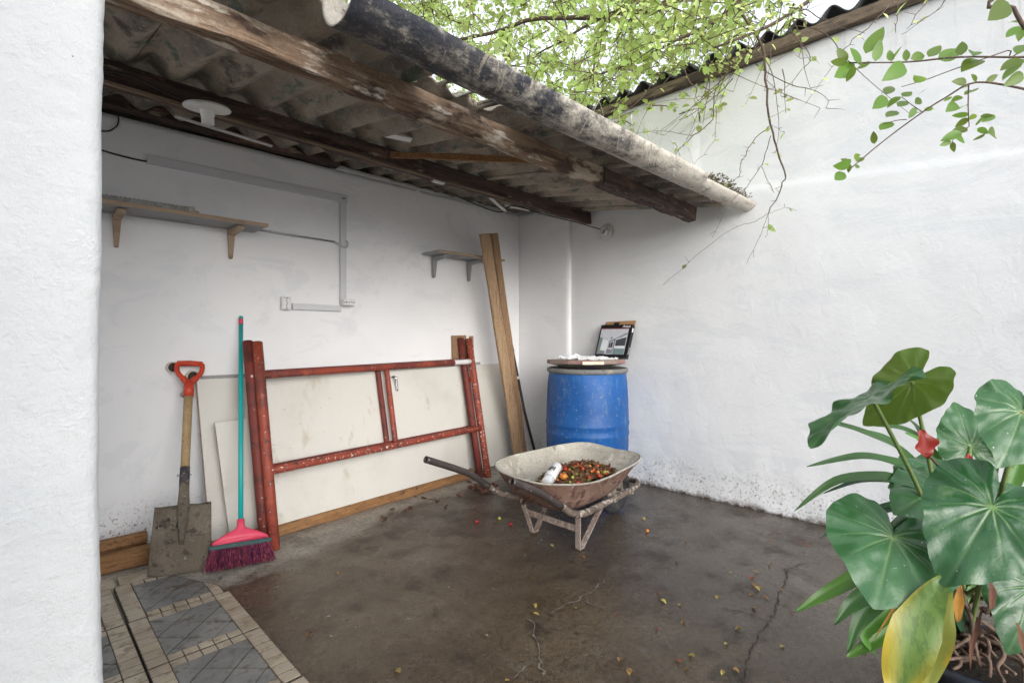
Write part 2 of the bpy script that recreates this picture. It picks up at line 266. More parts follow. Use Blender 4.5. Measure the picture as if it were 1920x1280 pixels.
def xform(mb, M):
    mb.v = [tuple(M @ Vector(p)) for p in mb.v]
    return mb


# ------------------------------------------------------------------ materials
class NT:
    def __init__(s, name):
        s.mat = bpy.data.materials.new(name); s.mat.use_nodes = True
        s.t = s.mat.node_tree; s.t.nodes.clear()

    def n(s, typ, props=None, **inp):
        nd = s.t.nodes.new('ShaderNode' + typ)
        for k, v in (props or {}).items():
            setattr(nd, k, v)
        for k, v in inp.items():
            key = k.replace('_', ' ') if not k.startswith('i') or not k[1:].isdigit() else int(k[1:])
            if isinstance(v, bpy.types.NodeSocket):
                s.t.links.new(v, nd.inputs[key])
            else:
                nd.inputs[key].default_value = v
        return nd

    def coords(s, stretch=(1, 1, 1), rot=(0, 0, 0)):
        tc = s.n('TexCoord')
        mp = s.n('Mapping', Vector=tc.outputs['Object'])
        mp.inputs['Scale'].default_value = stretch
        mp.inputs['Rotation'].default_value = rot
        return mp.outputs[0]

    def noise(s, scale, detail=4, rough=0.6, stretch=(1, 1, 1), dist=0.0, rot=(0, 0, 0), off=None):
        v = s.coords(stretch, rot)
        nd = s.n('TexNoise', Vector=v)
        nd.inputs['Scale'].default_value = scale; nd.inputs['Detail'].default_value = detail
        nd.inputs['Roughness'].default_value = rough; nd.inputs['Distortion'].default_value = dist
        return nd.outputs['Fac']

    def voro(s, scale, stretch=(1, 1, 1), feature='F1'):
        nd = s.n('TexVoronoi', {'feature': feature}, Vector=s.coords(stretch))
        nd.inputs['Scale'].default_value = scale
        return nd.outputs['Distance']

    def step(s, v, lo, hi):
        nd = s.n('MapRange', {'interpolation_type': 'SMOOTHSTEP'}, Value=v)
        nd.inputs['From Min'].default_value = lo; nd.inputs['From Max'].default_value = hi
        return nd.outputs[0]

    def math(s, op, a, b=0.0):
        nd = s.n('Math', {'operation': op}); 
        for i, x in enumerate((a, b)):
            if isinstance(x, bpy.types.NodeSocket): s.t.links.new(x, nd.inputs[i])
            else: nd.inputs[i].default_value = x
        return nd.outputs[0]

    def mix(s, fac, a, b):
        nd = s.n('MixRGB')
        for i, x in enumerate((fac, a, b)):
            if isinstance(x, bpy.types.NodeSocket): s.t.links.new(x, nd.inputs[i])
            elif i == 0: nd.inputs[0].default_value = x
            else: nd.inputs[i].default_value = (*x, 1)
        return nd.outputs[0]

    def out(s, shader):
        o = s.n('OutputMaterial'); s.t.links.new(shader, o.inputs['Surface'])
        return s.mat


def mk(name, base, layers=(), rough=0.7, rlayer=None, bumps=(), spec=0.4, metal=0.0, rand=0.0, coat=0.0, grain=None):
    """base colour + layers (scale, lo, hi, colour[, stretch[, detail[, kind]]]); bumps (scale, strength[, stretch])"""
    k = NT(name)
    col = k.mix(0.0, base, base)
    for L in layers:
        sc, lo, hi, c = L[:4]
        st = L[4] if len(L) > 4 and L[4] else (1, 1, 1)
        de = L[5] if len(L) > 5 else 5
        kind = L[6] if len(L) > 6 else 'noise'
        f = k.noise(sc, de, 0.62, st) if kind == 'noise' else k.voro(sc, st)
        col = k.mix(k.step(f, lo, hi), col, c)
    if grain is None: grain = .26 if rough >= .7 else .05
    if grain and not metal:
        hg = k.n('HueSaturation', Color=col)
        k.t.links.new(k.math('ADD', k.math('MULTIPLY', k.step(k.noise(130, 3, .7), .34, .66), grain), 1 - grain * .55), hg.inputs['Value'])
        col = hg.outputs[0]
    if rand:
        oi = k.n('ObjectInfo')
        h = k.n('HueSaturation', Color=col)
        k.t.links.new(k.math('ADD', k.math('MULTIPLY', oi.outputs['Random'], rand), 1 - rand / 2), h.inputs['Value'])
        k.t.links.new(k.math('ADD', k.math('MULTIPLY', oi.outputs['Random'], rand * 0.08), 0.5 - rand * 0.04), h.inputs['Hue'])
        col = h.outputs[0]
    b = k.n('BsdfPrincipled', Base_Color=col)
    b.inputs['Roughness'].default_value = rough
    b.inputs['Specular IOR Level'].default_value = spec
    b.inputs['Metallic'].default_value = metal
    b.inputs['Coat Weight'].default_value = coat
    if rlayer:
        sc, lo, hi, r2 = rlayer
        f = k.step(k.noise(sc, 4), lo, hi)
        k.t.links.new(k.math('ADD', k.math('MULTIPLY', f, r2 - rough), rough), b.inputs['Roughness'])
    nrm = None
    for B in bumps:
        st = B[2] if len(B) > 2 else (1, 1, 1)
        bn = k.n('Bump', Height=k.noise(B[0], 4, 0.6, st))
        bn.inputs['Strength'].default_value = B[1]
        bn.inputs['Distance'].default_value = 0.01 if len(B) < 4 else B[3]
        if nrm is not None: k.t.links.new(nrm, bn.inputs['Normal'])
        nrm = bn.outputs[0]
    if nrm is not None: k.t.links.new(nrm, b.inputs['Normal'])
    return k.out(b.outputs[0])


def leafmat(name, base, trans, tw=0.45, rough=0.4, layers=(), vein=None, rand=0.3, bump=0.0, spec=0.5):
    k = NT(name)
    col = k.mix(0.0, base, base); tc = k.mix(0.0, trans, trans)
    for L in layers:
        st = L[4] if len(L) > 4 and L[4] else (1, 1, 1)
        f = k.step(k.noise(L[0], 5, 0.6, st), L[1], L[2])
        col = k.mix(f, col, L[3]); tc = k.mix(f, tc, L[3])
    if vein:
        a = k.n('Attribute', {'attribute_name': 'vein'})
        col = k.mix(a.outputs['Fac'], col, vein)
    if rand:
        oi = k.n('ObjectInfo'); g = k.n('NewGeometry')
        r = k.math('FRACT', k.math('ADD', oi.outputs['Random'], g.outputs['Random Per Island']))
        h = k.n('HueSaturation', Color=col); h2 = k.n('HueSaturation', Color=tc)
        v = k.math('ADD', k.math('MULTIPLY', r, rand), 1 - rand / 2)
        hu = k.math('ADD', k.math('MULTIPLY', r, rand * 0.07), 0.5 - rand * 0.035)
        for q in (h, h2):
            k.t.links.new(v, q.inputs['Value']); k.t.links.new(hu, q.inputs['Hue'])
        col, tc = h.outputs[0], h2.outputs[0]
    b = k.n('BsdfPrincipled', Base_Color=col)
    b.inputs['Roughness'].default_value = rough
    b.inputs['Specular IOR Level'].default_value = spec
    if bump:
        bn = k.n('Bump', Height=k.noise(60, 3)); bn.inputs['Strength'].default_value = bump; bn.inputs['Distance'].default_value = 0.004
        k.t.links.new(bn.outputs[0], b.inputs['Normal'])
    t = k.n('BsdfTranslucent', Color=tc)
    m = k.n('MixShader'); m.inputs[0].default_value = tw
    k.t.links.new(b.outputs[0], m.inputs[1]); k.t.links.new(t.outputs[0], m.inputs[2])
    return k.out(m.outputs[0])


def wallmat(name, base, fine=0.5, coarse=0.35, stain=0.0, fs=55):
    k = NT(name)
    col = k.mix(k.step(k.noise(1.1, 5), 0.35, 0.75), base, tuple(c * 0.93 for c in base))
    col = k.mix(k.step(k.noise(3.2, 6, 0.7), 0.58, 0.8), col, (base[0] * 0.84, base[1] * 0.85, base[2] * 0.86))
    # tiny dark pits and chips in the paint
    sp = k.math('MULTIPLY', k.step(k.voro(26), 0.055, 0.02), k.step(k.noise(5, 3), 0.55, 0.66))
    col = k.mix(sp, col, (0.12, 0.10, 0.085))
    # broad trowel patches of a slightly greyer coat
    col = k.mix(k.math('MULTIPLY', k.step(k.noise(1.7, 7, 0.7, (1, .6, 1.8), dist=1.5), 0.53, 0.57), .55), col, (base[0] * .89, base[1] * .905, base[2] * .925))
    # splash dirt and flaked paint at the foot of the wall, in irregular islands
    sx = k.n('SeparateXYZ', Vector=k.coords())
    low = k.step(sx.outputs['Z'], 0.42, 0.0)
    m = k.math('MULTIPLY', k.step(k.noise(60, 7, 0.78), 0.535, 0.63), k.step(k.math('ADD', low, k.math('MULTIPLY', k.noise(3.0, 4), 0.9)), 0.60, 1.20))
    col = k.mix(m, col, (0.20, 0.17, 0.14))
    rim = k.math('MULTIPLY', k.step(sx.outputs['Z'], 0.055, 0.0), k.step(k.noise(14, 5, 0.7), 0.42, 0.58))
    col = k.mix(rim, col, (0.13, 0.10, 0.08))
    if stain:
        hi = k.step(sx.outputs['Z'], 2.35, 2.85)
        drip = k.step(k.noise(4, 5, 0.7, (1, 3, 0.35)), 0.52, 0.72)
        col = k.mix(k.math('MULTIPLY', k.math('MULTIPLY', hi, drip), stain), col, (0.42, 0.41, 0.38))
    b = k.n('BsdfPrincipled', Base_Color=col)
    b.inputs['Roughness'].default_value = 0.82; b.inputs['Specular IOR Level'].default_value = 0.25
    h1 = k.noise(fs, 6, 0.66); h2 = k.noise(13, 5, 0.6, dist=0.6)
    # trowel ridges and hairline flakes
    cr = k.step(k.math('ABSOLUTE', k.math('SUBTRACT', k.noise(4.5, 6, 0.65, dist=1.0), 0.5)), 0.0, 0.016)
    b1 = k.n('Bump', Height=h2); b1.inputs['Strength'].default_value = coarse; b1.inputs['Distance'].default_value = 0.03
    b2 = k.n('Bump', Height=h1, Normal=b1.outputs[0]); b2.inputs['Strength'].default_value = fine; b2.inputs['Distance'].default_value = 0.01
    b3 = k.n('Bump', Height=cr, Normal=b2.outputs[0]); b3.inputs['Strength'].default_value = 0.16; b3.inputs['Distance'].default_value = 0.006
    k.t.links.new(b3.outputs[0], b.inputs['Normal'])
    return k.out(b.outputs[0])


W = {}
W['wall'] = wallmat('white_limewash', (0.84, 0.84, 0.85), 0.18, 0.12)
W['wall_b'] = wallmat('white_limewash_dimmed', (0.75, 0.76, 0.77), 0.15, 0.12, 0.6)  # base darkened to offset yard light; shaded back wall keeps the lighter white
W['pillar'] = wallmat('white_stucco_dimmed', (0.70, 0.71, 0.72), 0.42, 0.09, 0.0, 120)  # base darkened to keep the sunlit pier from blowing out
W['cement'] = mk('asbestos_cement', (0.31, 0.27, 0.22), [(2.5, .42, .60, (0.165, 0.145, 0.125), None, 8), (9, .5, .66, (0.38, 0.33, 0.26), (1, .3, 1), 8), (14, .56, .66, (0.12, 0.155, 0.125), (1, .35, 1), 8), (5, .56, .66, (0.085, 0.072, 0.066), (1, .5, 1), 8), (60, .57, .70, (0.40, 0.35, 0.28))], .9, None, [(40, .5), (6, .4)])
W['cement_dark'] = mk('mossy_cement', (0.075, 0.068, 0.06), [(4, .45, .62, (0.14, 0.115, 0.085)), (9, .52, .66, (0.03, 0.045, 0.035)), (30, .62, .72, (0.2, 0.17, 0.13))], .95, None, [(30, .6)])


def woodmat(name, base, dark, light, axis='x', rough=.8, rot=0.0, dirt=None):
    st = {'x': (.06, 1, 1), 'y': (1, .06, 1), 'z': (1, 1, .06)}[axis]
    st2 = {'x': (.18, 1, 1), 'y': (1, .18, 1), 'z': (1, 1, .18)}[axis]
    dm = tuple((a + b * 1.6) / 2.6 for a, b in zip(dark, base)); lm = tuple((a + b) / 2 for a, b in zip(light, base))
    L = [(90, .40, .66, dm, st, 8), (40, .48, .70, lm, st, 8), (9, .56, .78, dm, st2, 8), (160, .56, .70, dark, st, 3)]
    if dirt: L += dirt
    return mk(name, base, L, rough, None, [(70, .5, st), (18, .3, st2)], .25)


W['beam_pale'] = mk('weathered_timber', (0.24, 0.165, 0.115), [(26, .44, .62, (0.12, 0.075, 0.052), (.10, 1, 1), 8), (50, .5, .66, (0.34, 0.245, 0.17), (.08, 1, 1), 6), (5.5, .52, .58, (0.085, 0.055, 0.045), (.45, 1, 1), 10), (7, .50, .58, (0.46, 0.385, 0.30), (.35, 1, 1), 10), (20, .58, .66, (0.60, 0.54, 0.46), (.3, 1, 1), 8)], .9, None, [(60, .6, (.12, 1, 1)), (14, .5, (.3, 1, 1))], .2)
W['beam_dark'] = mk('dark_timber', (0.095, 0.068, 0.058), [(30, .44, .62, (0.045, 0.034, 0.032), (.1, 1, 1), 8), (9, .52, .64, (0.18, 0.105, 0.08), (.35, 1, 1), 8), (20, .6, .68, (0.30, 0.23, 0.18), (.25, 1, 1), 8)], .9, None, [(60, .6, (.12, 1, 1)), (14, .4, (.3, 1, 1))], .2)
W['strip'] = woodmat('brown_strip', (0.27, 0.14, 0.06), (0.10, 0.05, 0.025), (0.42, 0.25, 0.12), 'x', .75, dirt=[(12, .6, .7, (0.07, 0.045, 0.03))])
W['plank_z'] = woodmat('tan_plank', (0.38, 0.255, 0.155), (0.21, 0.125, 0.07), (0.50, 0.37, 0.25), 'z', .8)
W['plank_z2'] = woodmat('tan_plank_dark', (0.31, 0.195, 0.11), (0.15, 0.085, 0.048), (0.43, 0.29, 0.18), 'z', .8)
W['fascia'] = woodmat('fascia_board', (0.19, 0.145, 0.105), (0.075, 0.055, 0.042), (0.33, 0.27, 0.20), 'y', .85, dirt=[(7, .5, .62, (0.06, 0.048, 0.04), (1, .3, 1), 9)])
W['shaft'] = woodmat('shovel_shaft', (0.36, 0.25, 0.13), (0.22, 0.14, 0.07), (0.48, 0.36, 0.2), 'z', .6)
W['batten'] = mk('pale_batten', (0.22, 0.16, 0.11), [(20, .45, .65, (0.10, 0.07, 0.05), (.1, 1, 1))], .85)
W['tan'] = mk('tan_laminate', (0.38, 0.28, 0.19), [(12, .5, .7, (0.25, 0.17, 0.11), (.3, 1, 1))], .6, None, [(60, .1)])
W['board_grey'] = mk('grey_board', (0.30, 0.30, 0.30), [(6, .5, .7, (0.22, 0.21, 0.2)), (70, .64, .7, (0.12, 0.1, 0.09))], .7)
W['door'] = mk('cream_laminate', (0.62, 0.60, 0.555), [(2.2, .45, .7, (0.56, 0.535, 0.485)), (7, .6, .72, (0.50, 0.45, 0.37), (1, 1, .4)), (80, .70, .73, (0.12, 0.09, 0.07), (.5, .5, 1)), (16, .71, .735, (0.20, 0.16, 0.12), (.25, 1, 2))], .5, (4, .4, .7, .62), [(30, .04)], .35)
W['door_edge'] = mk('raw_edge', (0.36, 0.27, 0.21), [(20, .5, .65, (0.22, 0.15, 0.11))], .8)
W['red'] = mk('red_oxide_paint', (0.28, 0.054, 0.030), [(5, .46, .60, (0.155, 0.034, 0.026), None, 9), (14, .54, .66, (0.36, 0.088, 0.050), None, 8), (30, .58, .64, (0.075, 0.038, 0.03), None, 8), (12, .64, .70, (0.17, 0.085, 0.05), None, 8), (60, .655, .685, (0.66, 0.60, 0.54), None, 6)], .5, (12, .4, .7, .75), [(50, .25)], .4)
W['red_splash'] = mk('red_oxide_paint_splashed', (0.28, 0.054, 0.030), [(14, .5, .66, (0.165, 0.034, 0.026), None, 8), (30, .57, .64, (0.08, 0.038, 0.03), None, 8), (55, .60, .635, (0.72, 0.68, 0.62), (1, 1, 1), 7)], .55, None, [(50, .25)], .4)
W['red_dark'] = mk('red_oxide_dull', (0.16, 0.030, 0.022), [(9, .48, .64, (0.085, 0.022, 0.017)), (40, .66, .7, (0.6, 0.55, 0.5))], .65, None, [(50, .3)])
W['whitepaint'] = mk('dripped_white_paint', (0.72, 0.71, 0.70), [(20, .55, .7, (0.5, 0.46, 0.43))], .5)
W['blue'] = mk('blue_plastic', (0.003, 0.068, 0.25), [(2.2, .42, .66, (0.005, 0.088, 0.31)), (16, .54, .68, (0.055, 0.135, 0.27), (1, 1, .35), 8), (45, .60, .68, (0.13, 0.19, 0.28), None, 8), (6, .58, .72, (0.10, 0.145, 0.21), (1, 1, .3), 8), (90, .68, .71, (0.42, 0.44, 0.47))], .42, (6, .4, .7, .65), [(25, .10)], .45)
W['rim_grey'] = mk('dusty_rim', (0.17, 0.17, 0.165), [(14, .5, .65, (0.27, 0.25, 0.22)), (30, .6, .68, (0.08, 0.07, 0.065))], .8, None, [(40, .3)])
W['lid'] = mk('cement_lid', (0.27, 0.25, 0.22), [(8, .5, .66, (0.36, 0.33, 0.29)), (34, .58, .68, (0.13, 0.11, 0.1))], .9, None, [(40, .5)])
W['lid_edge'] = mk('faded_red_edge', (0.27, 0.155, 0.14), [(9, .46, .62, (0.22, 0.18, 0.15)), (40, .6, .7, (0.12, 0.09, 0.08))], .85, None, [(40, .4)])
W['paleboard'] = mk('pale_sticker', (0.70, 0.60, 0.47), [(14, .5, .7, (0.6, 0.5, 0.38))], .7)
W['plastic_film'] = mk('clear_film', (0.80, 0.81, 0.82), [(20, .5, .7, (0.68, 0.69, 0.71))], .25, None, [(30, .4)], .6)
W['cardboard'] = mk('cardboard', (0.36, 0.20, 0.10), [(10, .5, .7, (0.29, 0.155, 0.075))], .85)
W['black'] = mk('black_print', (0.012, 0.012, 0.013), [(12, .6, .7, (0.03, 0.03, 0.03))], .35)
W['white'] = mk('white_plastic', (0.75, 0.75, 0.74), [(6, .5, .7, (0.66, 0.655, 0.64))], .45)
W['white_old'] = mk('aged_white_plastic', (0.66, 0.665, 0.66), [(9, .5, .7, (0.55, 0.545, 0.52)), (50, .66, .7, (0.25, 0.22, 0.18))], .5)
W['trunking'] = mk('grey_white_trunking', (0.60, 0.605, 0.625), [(5, .5, .75, (0.54, 0.54, 0.555))], .5)
W['steel'] = mk('dull_steel', (0.42, 0.42, 0.43), [(20, .5, .7, (0.28, 0.27, 0.26))], .38, None, [], .5, .85)
W['chrome'] = mk('chrome', (0.75, 0.75, 0.76), [], .15, None, [], .5, 1.0)
W['wire'] = mk('black_cable', (0.022, 0.02, 0.02), [], .6)
W['darkpvc'] = mk('dark_hole', (0.05, 0.045, 0.04), [], .9)
W['pvc'] = mk('old_pvc', (0.55, 0.50, 0.42), [(14, .5, .66, (0.4, 0.33, 0.25))], .6)
W['hose'] = mk('grey_hose', (0.34, 0.34, 0.33), [(30, .5, .7, (0.24, 0.23, 0.22))], .7)
W['orange'] = mk('orange_red_plastic', (0.50, 0.050, 0.018), [(12, .5, .7, (0.42, 0.038, 0.016)), (50, .66, .7, (0.25, 0.1, 0.06))], .45)
W['blade'] = mk('cement_caked_blade', (0.105, 0.085, 0.063), [(6, .46, .62, (0.15, 0.124, 0.094), None, 9), (24, .54, .66, (0.055, 0.043, 0.033), None, 8), (9, .64, .68, (0.018, 0.017, 0.017)), (11, .70, .74, (0.26, 0.10, 0.03)), (60, .64, .7, (0.28, 0.25, 0.21))], .85, None, [(40, .8), (10, .5)])
W['ferrule'] = mk('worn_socket', (0.05, 0.042, 0.05), [(16, .52, .62, (0.15, 0.115, 0.08)), (40, .6, .66, (0.25, 0.21, 0.16))], .7, None, [(40, .4)])
W['teal'] = mk('teal_handle', (0.004, 0.33, 0.32), [(8, .5, .7, (0.006, 0.29, 0.29)), (50, .68, .71, (0.4, 0.5, 0.48))], .38)
W['pink'] = mk('pink_plastic', (0.62, 0.060, 0.115), [(10, .5, .7, (0.55, 0.05, 0.10)), (60, .66, .7, (0.3, 0.1, 0.1))], .45)
W['greenband'] = mk('dark_green_band', (0.018, 0.050, 0.052), [(20, .5, .7, (0.03, 0.07, 0.07))], .6)
W['bristle'] = leafmat('magenta_bristle', (0.175, 0.028, 0.075), (0.2, 0.03, 0.08), .08, .5, [(45, .5, .62, (0.32, 0.075, 0.15))], None, 1.3)
W['rust'] = mk('rusty_tray', (0.185, 0.108, 0.082), [(6, .44, .62, (0.25, 0.16, 0.125), None, 9), (18, .52, .64, (0.095, 0.05, 0.037)), (40, .62, .68, (0.40, 0.345, 0.29)), (9, .64, .70, (0.34, 0.29, 0.245), (1, 1, .4))], .75, None, [(40, .4), (9, .3)])
W['crust'] = mk('cement_crust', (0.43, 0.405, 0.35), [(4, .45, .62, (0.33, 0.30, 0.25), None, 9), (22, .54, .66, (0.53, 0.51, 0.46), None, 9), (9, .58, .66, (0.24, 0.205, 0.165), None, 9), (70, .58, .68, (0.26, 0.225, 0.185))], .9, None, [(50, .6), (12, .4)])
W['barrow_tube'] = mk('splattered_tube', (0.115, 0.085, 0.068), [(14, .48, .60, (0.20, 0.155, 0.125)), (34, .54, .60, (0.44, 0.40, 0.35)), (9, .60, .66, (0.50, 0.47, 0.43)), (60, .6, .7, (0.06, 0.04, 0.03))], .7, None, [(50, .5)])
W['barrow_leg'] = mk('pinkish_cement_leg', (0.30, 0.235, 0.20), [(24, .48, .60, (0.20, 0.135, 0.11)), (60, .56, .64, (0.48, 0.44, 0.40))], .85, None, [(60, .5)])
W['grip'] = mk('bare_dark_tube', (0.045, 0.036, 0.034), [(20, .52, .68, (0.10, 0.08, 0.07)), (44, .67, .7, (0.4, 0.36, 0.32))], .45, None, [(40, .2)])
W['rubber'] = mk('rubber_tyre', (0.025, 0.026, 0.03), [(20, .5, .7, (0.07, 0.062, 0.055))], .8, None, [(50, .3)])
W['wheel'] = mk('dirty_wheel', (0.28, 0.245, 0.205), [(12, .5, .66, (0.18, 0.14, 0.115)), (40, .6, .7, (0.4, 0.37, 0.33))], .8, None, [(40, .3)])
W['gutter'] = None
W['beige'] = mk('beige_mosaic', (0.37, 0.315, 0.24), [(7, .45, .62, (0.29, 0.24, 0.175), None, 9), (26, .54, .64, (0.21, 0.165, 0.12), None, 8), (60, .67, .72, (0.09, 0.07, 0.055))], .5, (10, .4, .65, .3), [(60, .12)], .4, 0, .14)
W['slate'] = mk('slate_inlay', (0.155, 0.155, 0.15), [(6, .45, .62, (0.21, 0.205, 0.195), None, 9), (30, .52, .64, (0.105, 0.10, 0.092), None, 8), (12, .58, .66, (0.10, 0.082, 0.062), None, 9)], .5, (8, .4, .65, .28), [(60, .15)], .4, 0, .12)
W['grout'] = mk('dark_grout', (0.095, 0.08, 0.062), [(30, .5, .7, (0.05, 0.042, 0.034))], .9)
W['bark'] = mk('thin_bark', (0.11, 0.075, 0.058), [(24, .5, .66, (0.06, 0.042, 0.034)), (50, .62, .7, (0.2, 0.16, 0.13))], .85, None, [(60, .4)])
W['rootm'] = mk('dry_root', (0.15, 0.10, 0.075), [(24, .48, .64, (0.085, 0.055, 0.042)), (50, .6, .7, (0.24, 0.18, 0.14))], .85, None, [(60, .4)])
W['soil'] = mk('soil', (0.022, 0.017, 0.013), [(40, .5, .66, (0.05, 0.038, 0.028))], .95, None, [(40, .8)])
W['pot'] = mk('dark_blue_pot', (0.018, 0.022, 0.034), [(9, .5, .7, (0.04, 0.043, 0.05))], .45)
W['leaf'] = leafmat('tree_leaf', (0.13, 0.21, 0.040), (0.80, 0.92, 0.36), .66, .42, rand=.6)
W['leaf_spray'] = leafmat('spray_leaf', (0.10, 0.175, 0.030), (0.34, 0.50, 0.08), .45, .38, [(60, .62, .7, (0.16, 0.2, 0.04))], rand=.5)
W['leaf_dark'] = leafmat('anthurium_dark', (0.018, 0.078, 0.024), (0.08, 0.22, 0.04), .12, .26, [(5, .5, .7, (0.030, 0.102, 0.036)), (150, .70, .715, (0.6, 0.62, 0.6)), (24, .60, .7, (0.055, 0.125, 0.045)), (6, .62, .68, (0.012, 0.055, 0.018))], (0.20, 0.33, 0.12), .12, .25, .5)
W['leaf_pale'] = leafmat('anthurium_pale', (0.038, 0.118, 0.042), (0.10, 0.25, 0.05), .12, .28, [(5, .5, .7, (0.055, 0.145, 0.058)), (150, .69, .705, (0.62, 0.64, 0.62)), (24, .60, .7, (0.085, 0.17, 0.07)), (9, .68, .72, (0.16, 0.14, 0.05))], (0.26, 0.38, 0.16), .15, .25, .5)
W['leaf_olive'] = leafmat('anthurium_olive', (0.095, 0.165, 0.030), (0.20, 0.33, 0.04), .35, .45, [(8, .5, .7, (0.12, 0.19, 0.03))], (0.30, 0.38, 0.10), .1, .2)
W['s_green'] = leafmat('strap_green', (0.038, 0.105, 0.028), (0.13, 0.30, 0.05), .25, .38, [(6, .5, .7, (0.062, 0.145, 0.040))], None, .3)
W['s_dark'] = leafmat('strap_dark', (0.022, 0.065, 0.028), (0.08, 0.2, 0.04), .2, .4, (), None, .2)
W['s_bright'] = leafmat('strap_bright', (0.075, 0.19, 0.030), (0.2, 0.42, 0.05), .3, .4, (), None, .25)
W['s_yellow'] = leafmat('strap_yellowing', (0.105, 0.185, 0.035), (0.3, 0.36, 0.03), .15, .42, [(110, .46, .58, (0.075, 0.14, 0.025), (1, 1, .12))], (0.46, 0.34, 0.030), 0)
W['s_yellowgreen'] = leafmat('strap_yellow_green', (0.20, 0.22, 0.04), (0.3, 0.36, 0.03), .2, .45, [(9, .5, .62, (0.42, 0.3, 0.03))], None, .1)
W['s_ochre'] = leafmat('dry_ochre', (0.40, 0.20, 0.03), (0.4, 0.2, 0.03), .25, .6, [(14, .5, .65, (0.24, 0.10, 0.025))], None, .2)
W['s_brown'] = leafmat('dry_brown', (0.135, 0.058, 0.034), (0.15, 0.06, 0.03), .15, .7, [(14, .5, .65, (0.07, 0.032, 0.022))], None, .2)
W['olive_dry'] = leafmat('dry_olive', (0.15, 0.145, 0.03), (0.2, 0.2, 0.04), .15, .6, (), None, .5)
W['spathe'] = leafmat('red_spathe', (0.27, 0.022, 0.016), (0.35, 0.03, 0.02), .15, .4, (), None, .15)
W['petiole'] = mk('green_petiole', (0.15, 0.22, 0.07), [(20, .5, .7, (0.20, 0.20, 0.08))], .5)
W['fl_y'] = leafmat('fallen_yellow', (0.46, 0.37, 0.10), (0.4, 0.32, 0.06), .2, .5, [(3, .5, .6, (0.26, 0.16, 0.06))], rand=.7)
W['fl_o'] = leafmat('fallen_orange', (0.28, 0.15, 0.055), (0.25, 0.13, 0.04), .2, .6, [(3, .5, .6, (0.12, 0.065, 0.035))], rand=.7)
W['fl_r'] = leafmat('fallen_redbrown', (0.24, 0.065, 0.035), (0.25, 0.06, 0.03), .2, .6, rand=.5)
W['fl_b'] = leafmat('fallen_brown', (0.14, 0.055, 0.035), (0.15, 0.05, 0.03), .15, .7, rand=.5)
W['berry_red'] = mk('red_berry', (0.50, 0.022, 0.012), [(30, .5, .7, (0.58, 0.07, 0.02))], .3, None, [], .5, 0, .3)
W['berry_orange'] = mk('orange_berry', (0.60, 0.19, 0.03), [(30, .5, .7, (0.66, 0.33, 0.06))], .35, None, [], .5, 0, .3)
W['berry_green'] = mk('green_berry', (0.30, 0.42, 0.06), [(30, .5, .7, (0.45, 0.48, 0.08))], .35, None, [], .5, 0, .3)
W['litter'] = mk('leaf_litter', (0.12, 0.062, 0.032), [(20, .5, .66, (0.2, 0.1, 0.045)), (50, .55, .68, (0.06, 0.032, 0.02)), (34, .66, .7, (0.33, 0.13, 0.04))], .8, None, [(50, .6)], .3)
W['moss'] = mk('moss', (0.12, 0.10, 0.055), [(30, .5, .66, (0.2, 0.17, 0.1)), (60, .55, .68, (0.05, 0.05, 0.03))], .95, None, [(60, .8)])
W['dirt'] = mk('dark_dirt', (0.03, 0.024, 0.02), [(30, .5, .66, (0.06, 0.045, 0.035))], .95, None, [(40, .5)])
W['pale_cement'] = mk('pale_cement_fill', (0.19, 0.165, 0.135), [(30, .45, .6, (0.10, 0.08, 0.062))], .9, None, [(40, .5)])
W['moto'] = mk('tile_dark', (0.07, 0.072, 0.078), [(6, .5, .68, (0.11, 0.11, 0.115)), (30, .6, .7, (0.04, 0.04, 0.045))], .85, None, [(30, .4)])

# gutter: dark grey pipe under a crust of pale lichen that is thickest on the weather side
k = NT('lichen_gutter')
n1 = k.noise(24, 7, .72, (.5, 1, 1)); n2 = k.noise(5, 5, .65); n3 = k.noise(90, 3, .6); n4 = k.noise(14, 6, .7, (1, .4, .4), dist=1.2)
sx = k.n('SeparateXYZ', Vector=k.coords())
along = k.step(sx.outputs['X'], 0.4, 2.6)
wgt = k.math('ADD', k.math('MULTIPLY', n1, .55), k.math('ADD', k.math('MULTIPLY', n2, .35), k.math('MULTIPLY', along, .22)))
wgt = k.math('ADD', wgt, k.math('MULTIPLY', k.step(sx.outputs['Z'], 1.985, 2.06), .40))
col = k.mix(k.step(n2, .4, .65), (0.026, 0.030, 0.042), (0.055, 0.052, 0.055))
col = k.mix(k.step(wgt, .47, .62), col, (0.32, 0.295, 0.255))
col = k.mix(k.step(k.math('ADD', wgt, k.math('MULTIPLY', n3, .2)), .64, .80), col, (0.56, 0.525, 0.46))
col = k.mix(k.math('MULTIPLY', k.step(n4, .60, .66), .7), col, (0.40, 0.36, 0.29))
n5 = k.noise(80, 6, .75)
col = k.mix(k.math('MULTIPLY', k.step(k.math('ADD', n5, k.math('MULTIPLY', wgt, .35)), .74, .86), .6), col, (0.42, 0.385, 0.33))
b = k.n('BsdfPrincipled', Base_Color=col); b.inputs['Roughness'].default_value = .9
bp = k.n('Bump', Height=k.math('ADD', n1, n3)); bp.inputs['Strength'].default_value = .6; bp.inputs['Distance'].default_value = .008
k.t.links.new(bp.outputs[0], b.inputs['Normal'])
W['gutter'] = k.out(b.outputs[0])

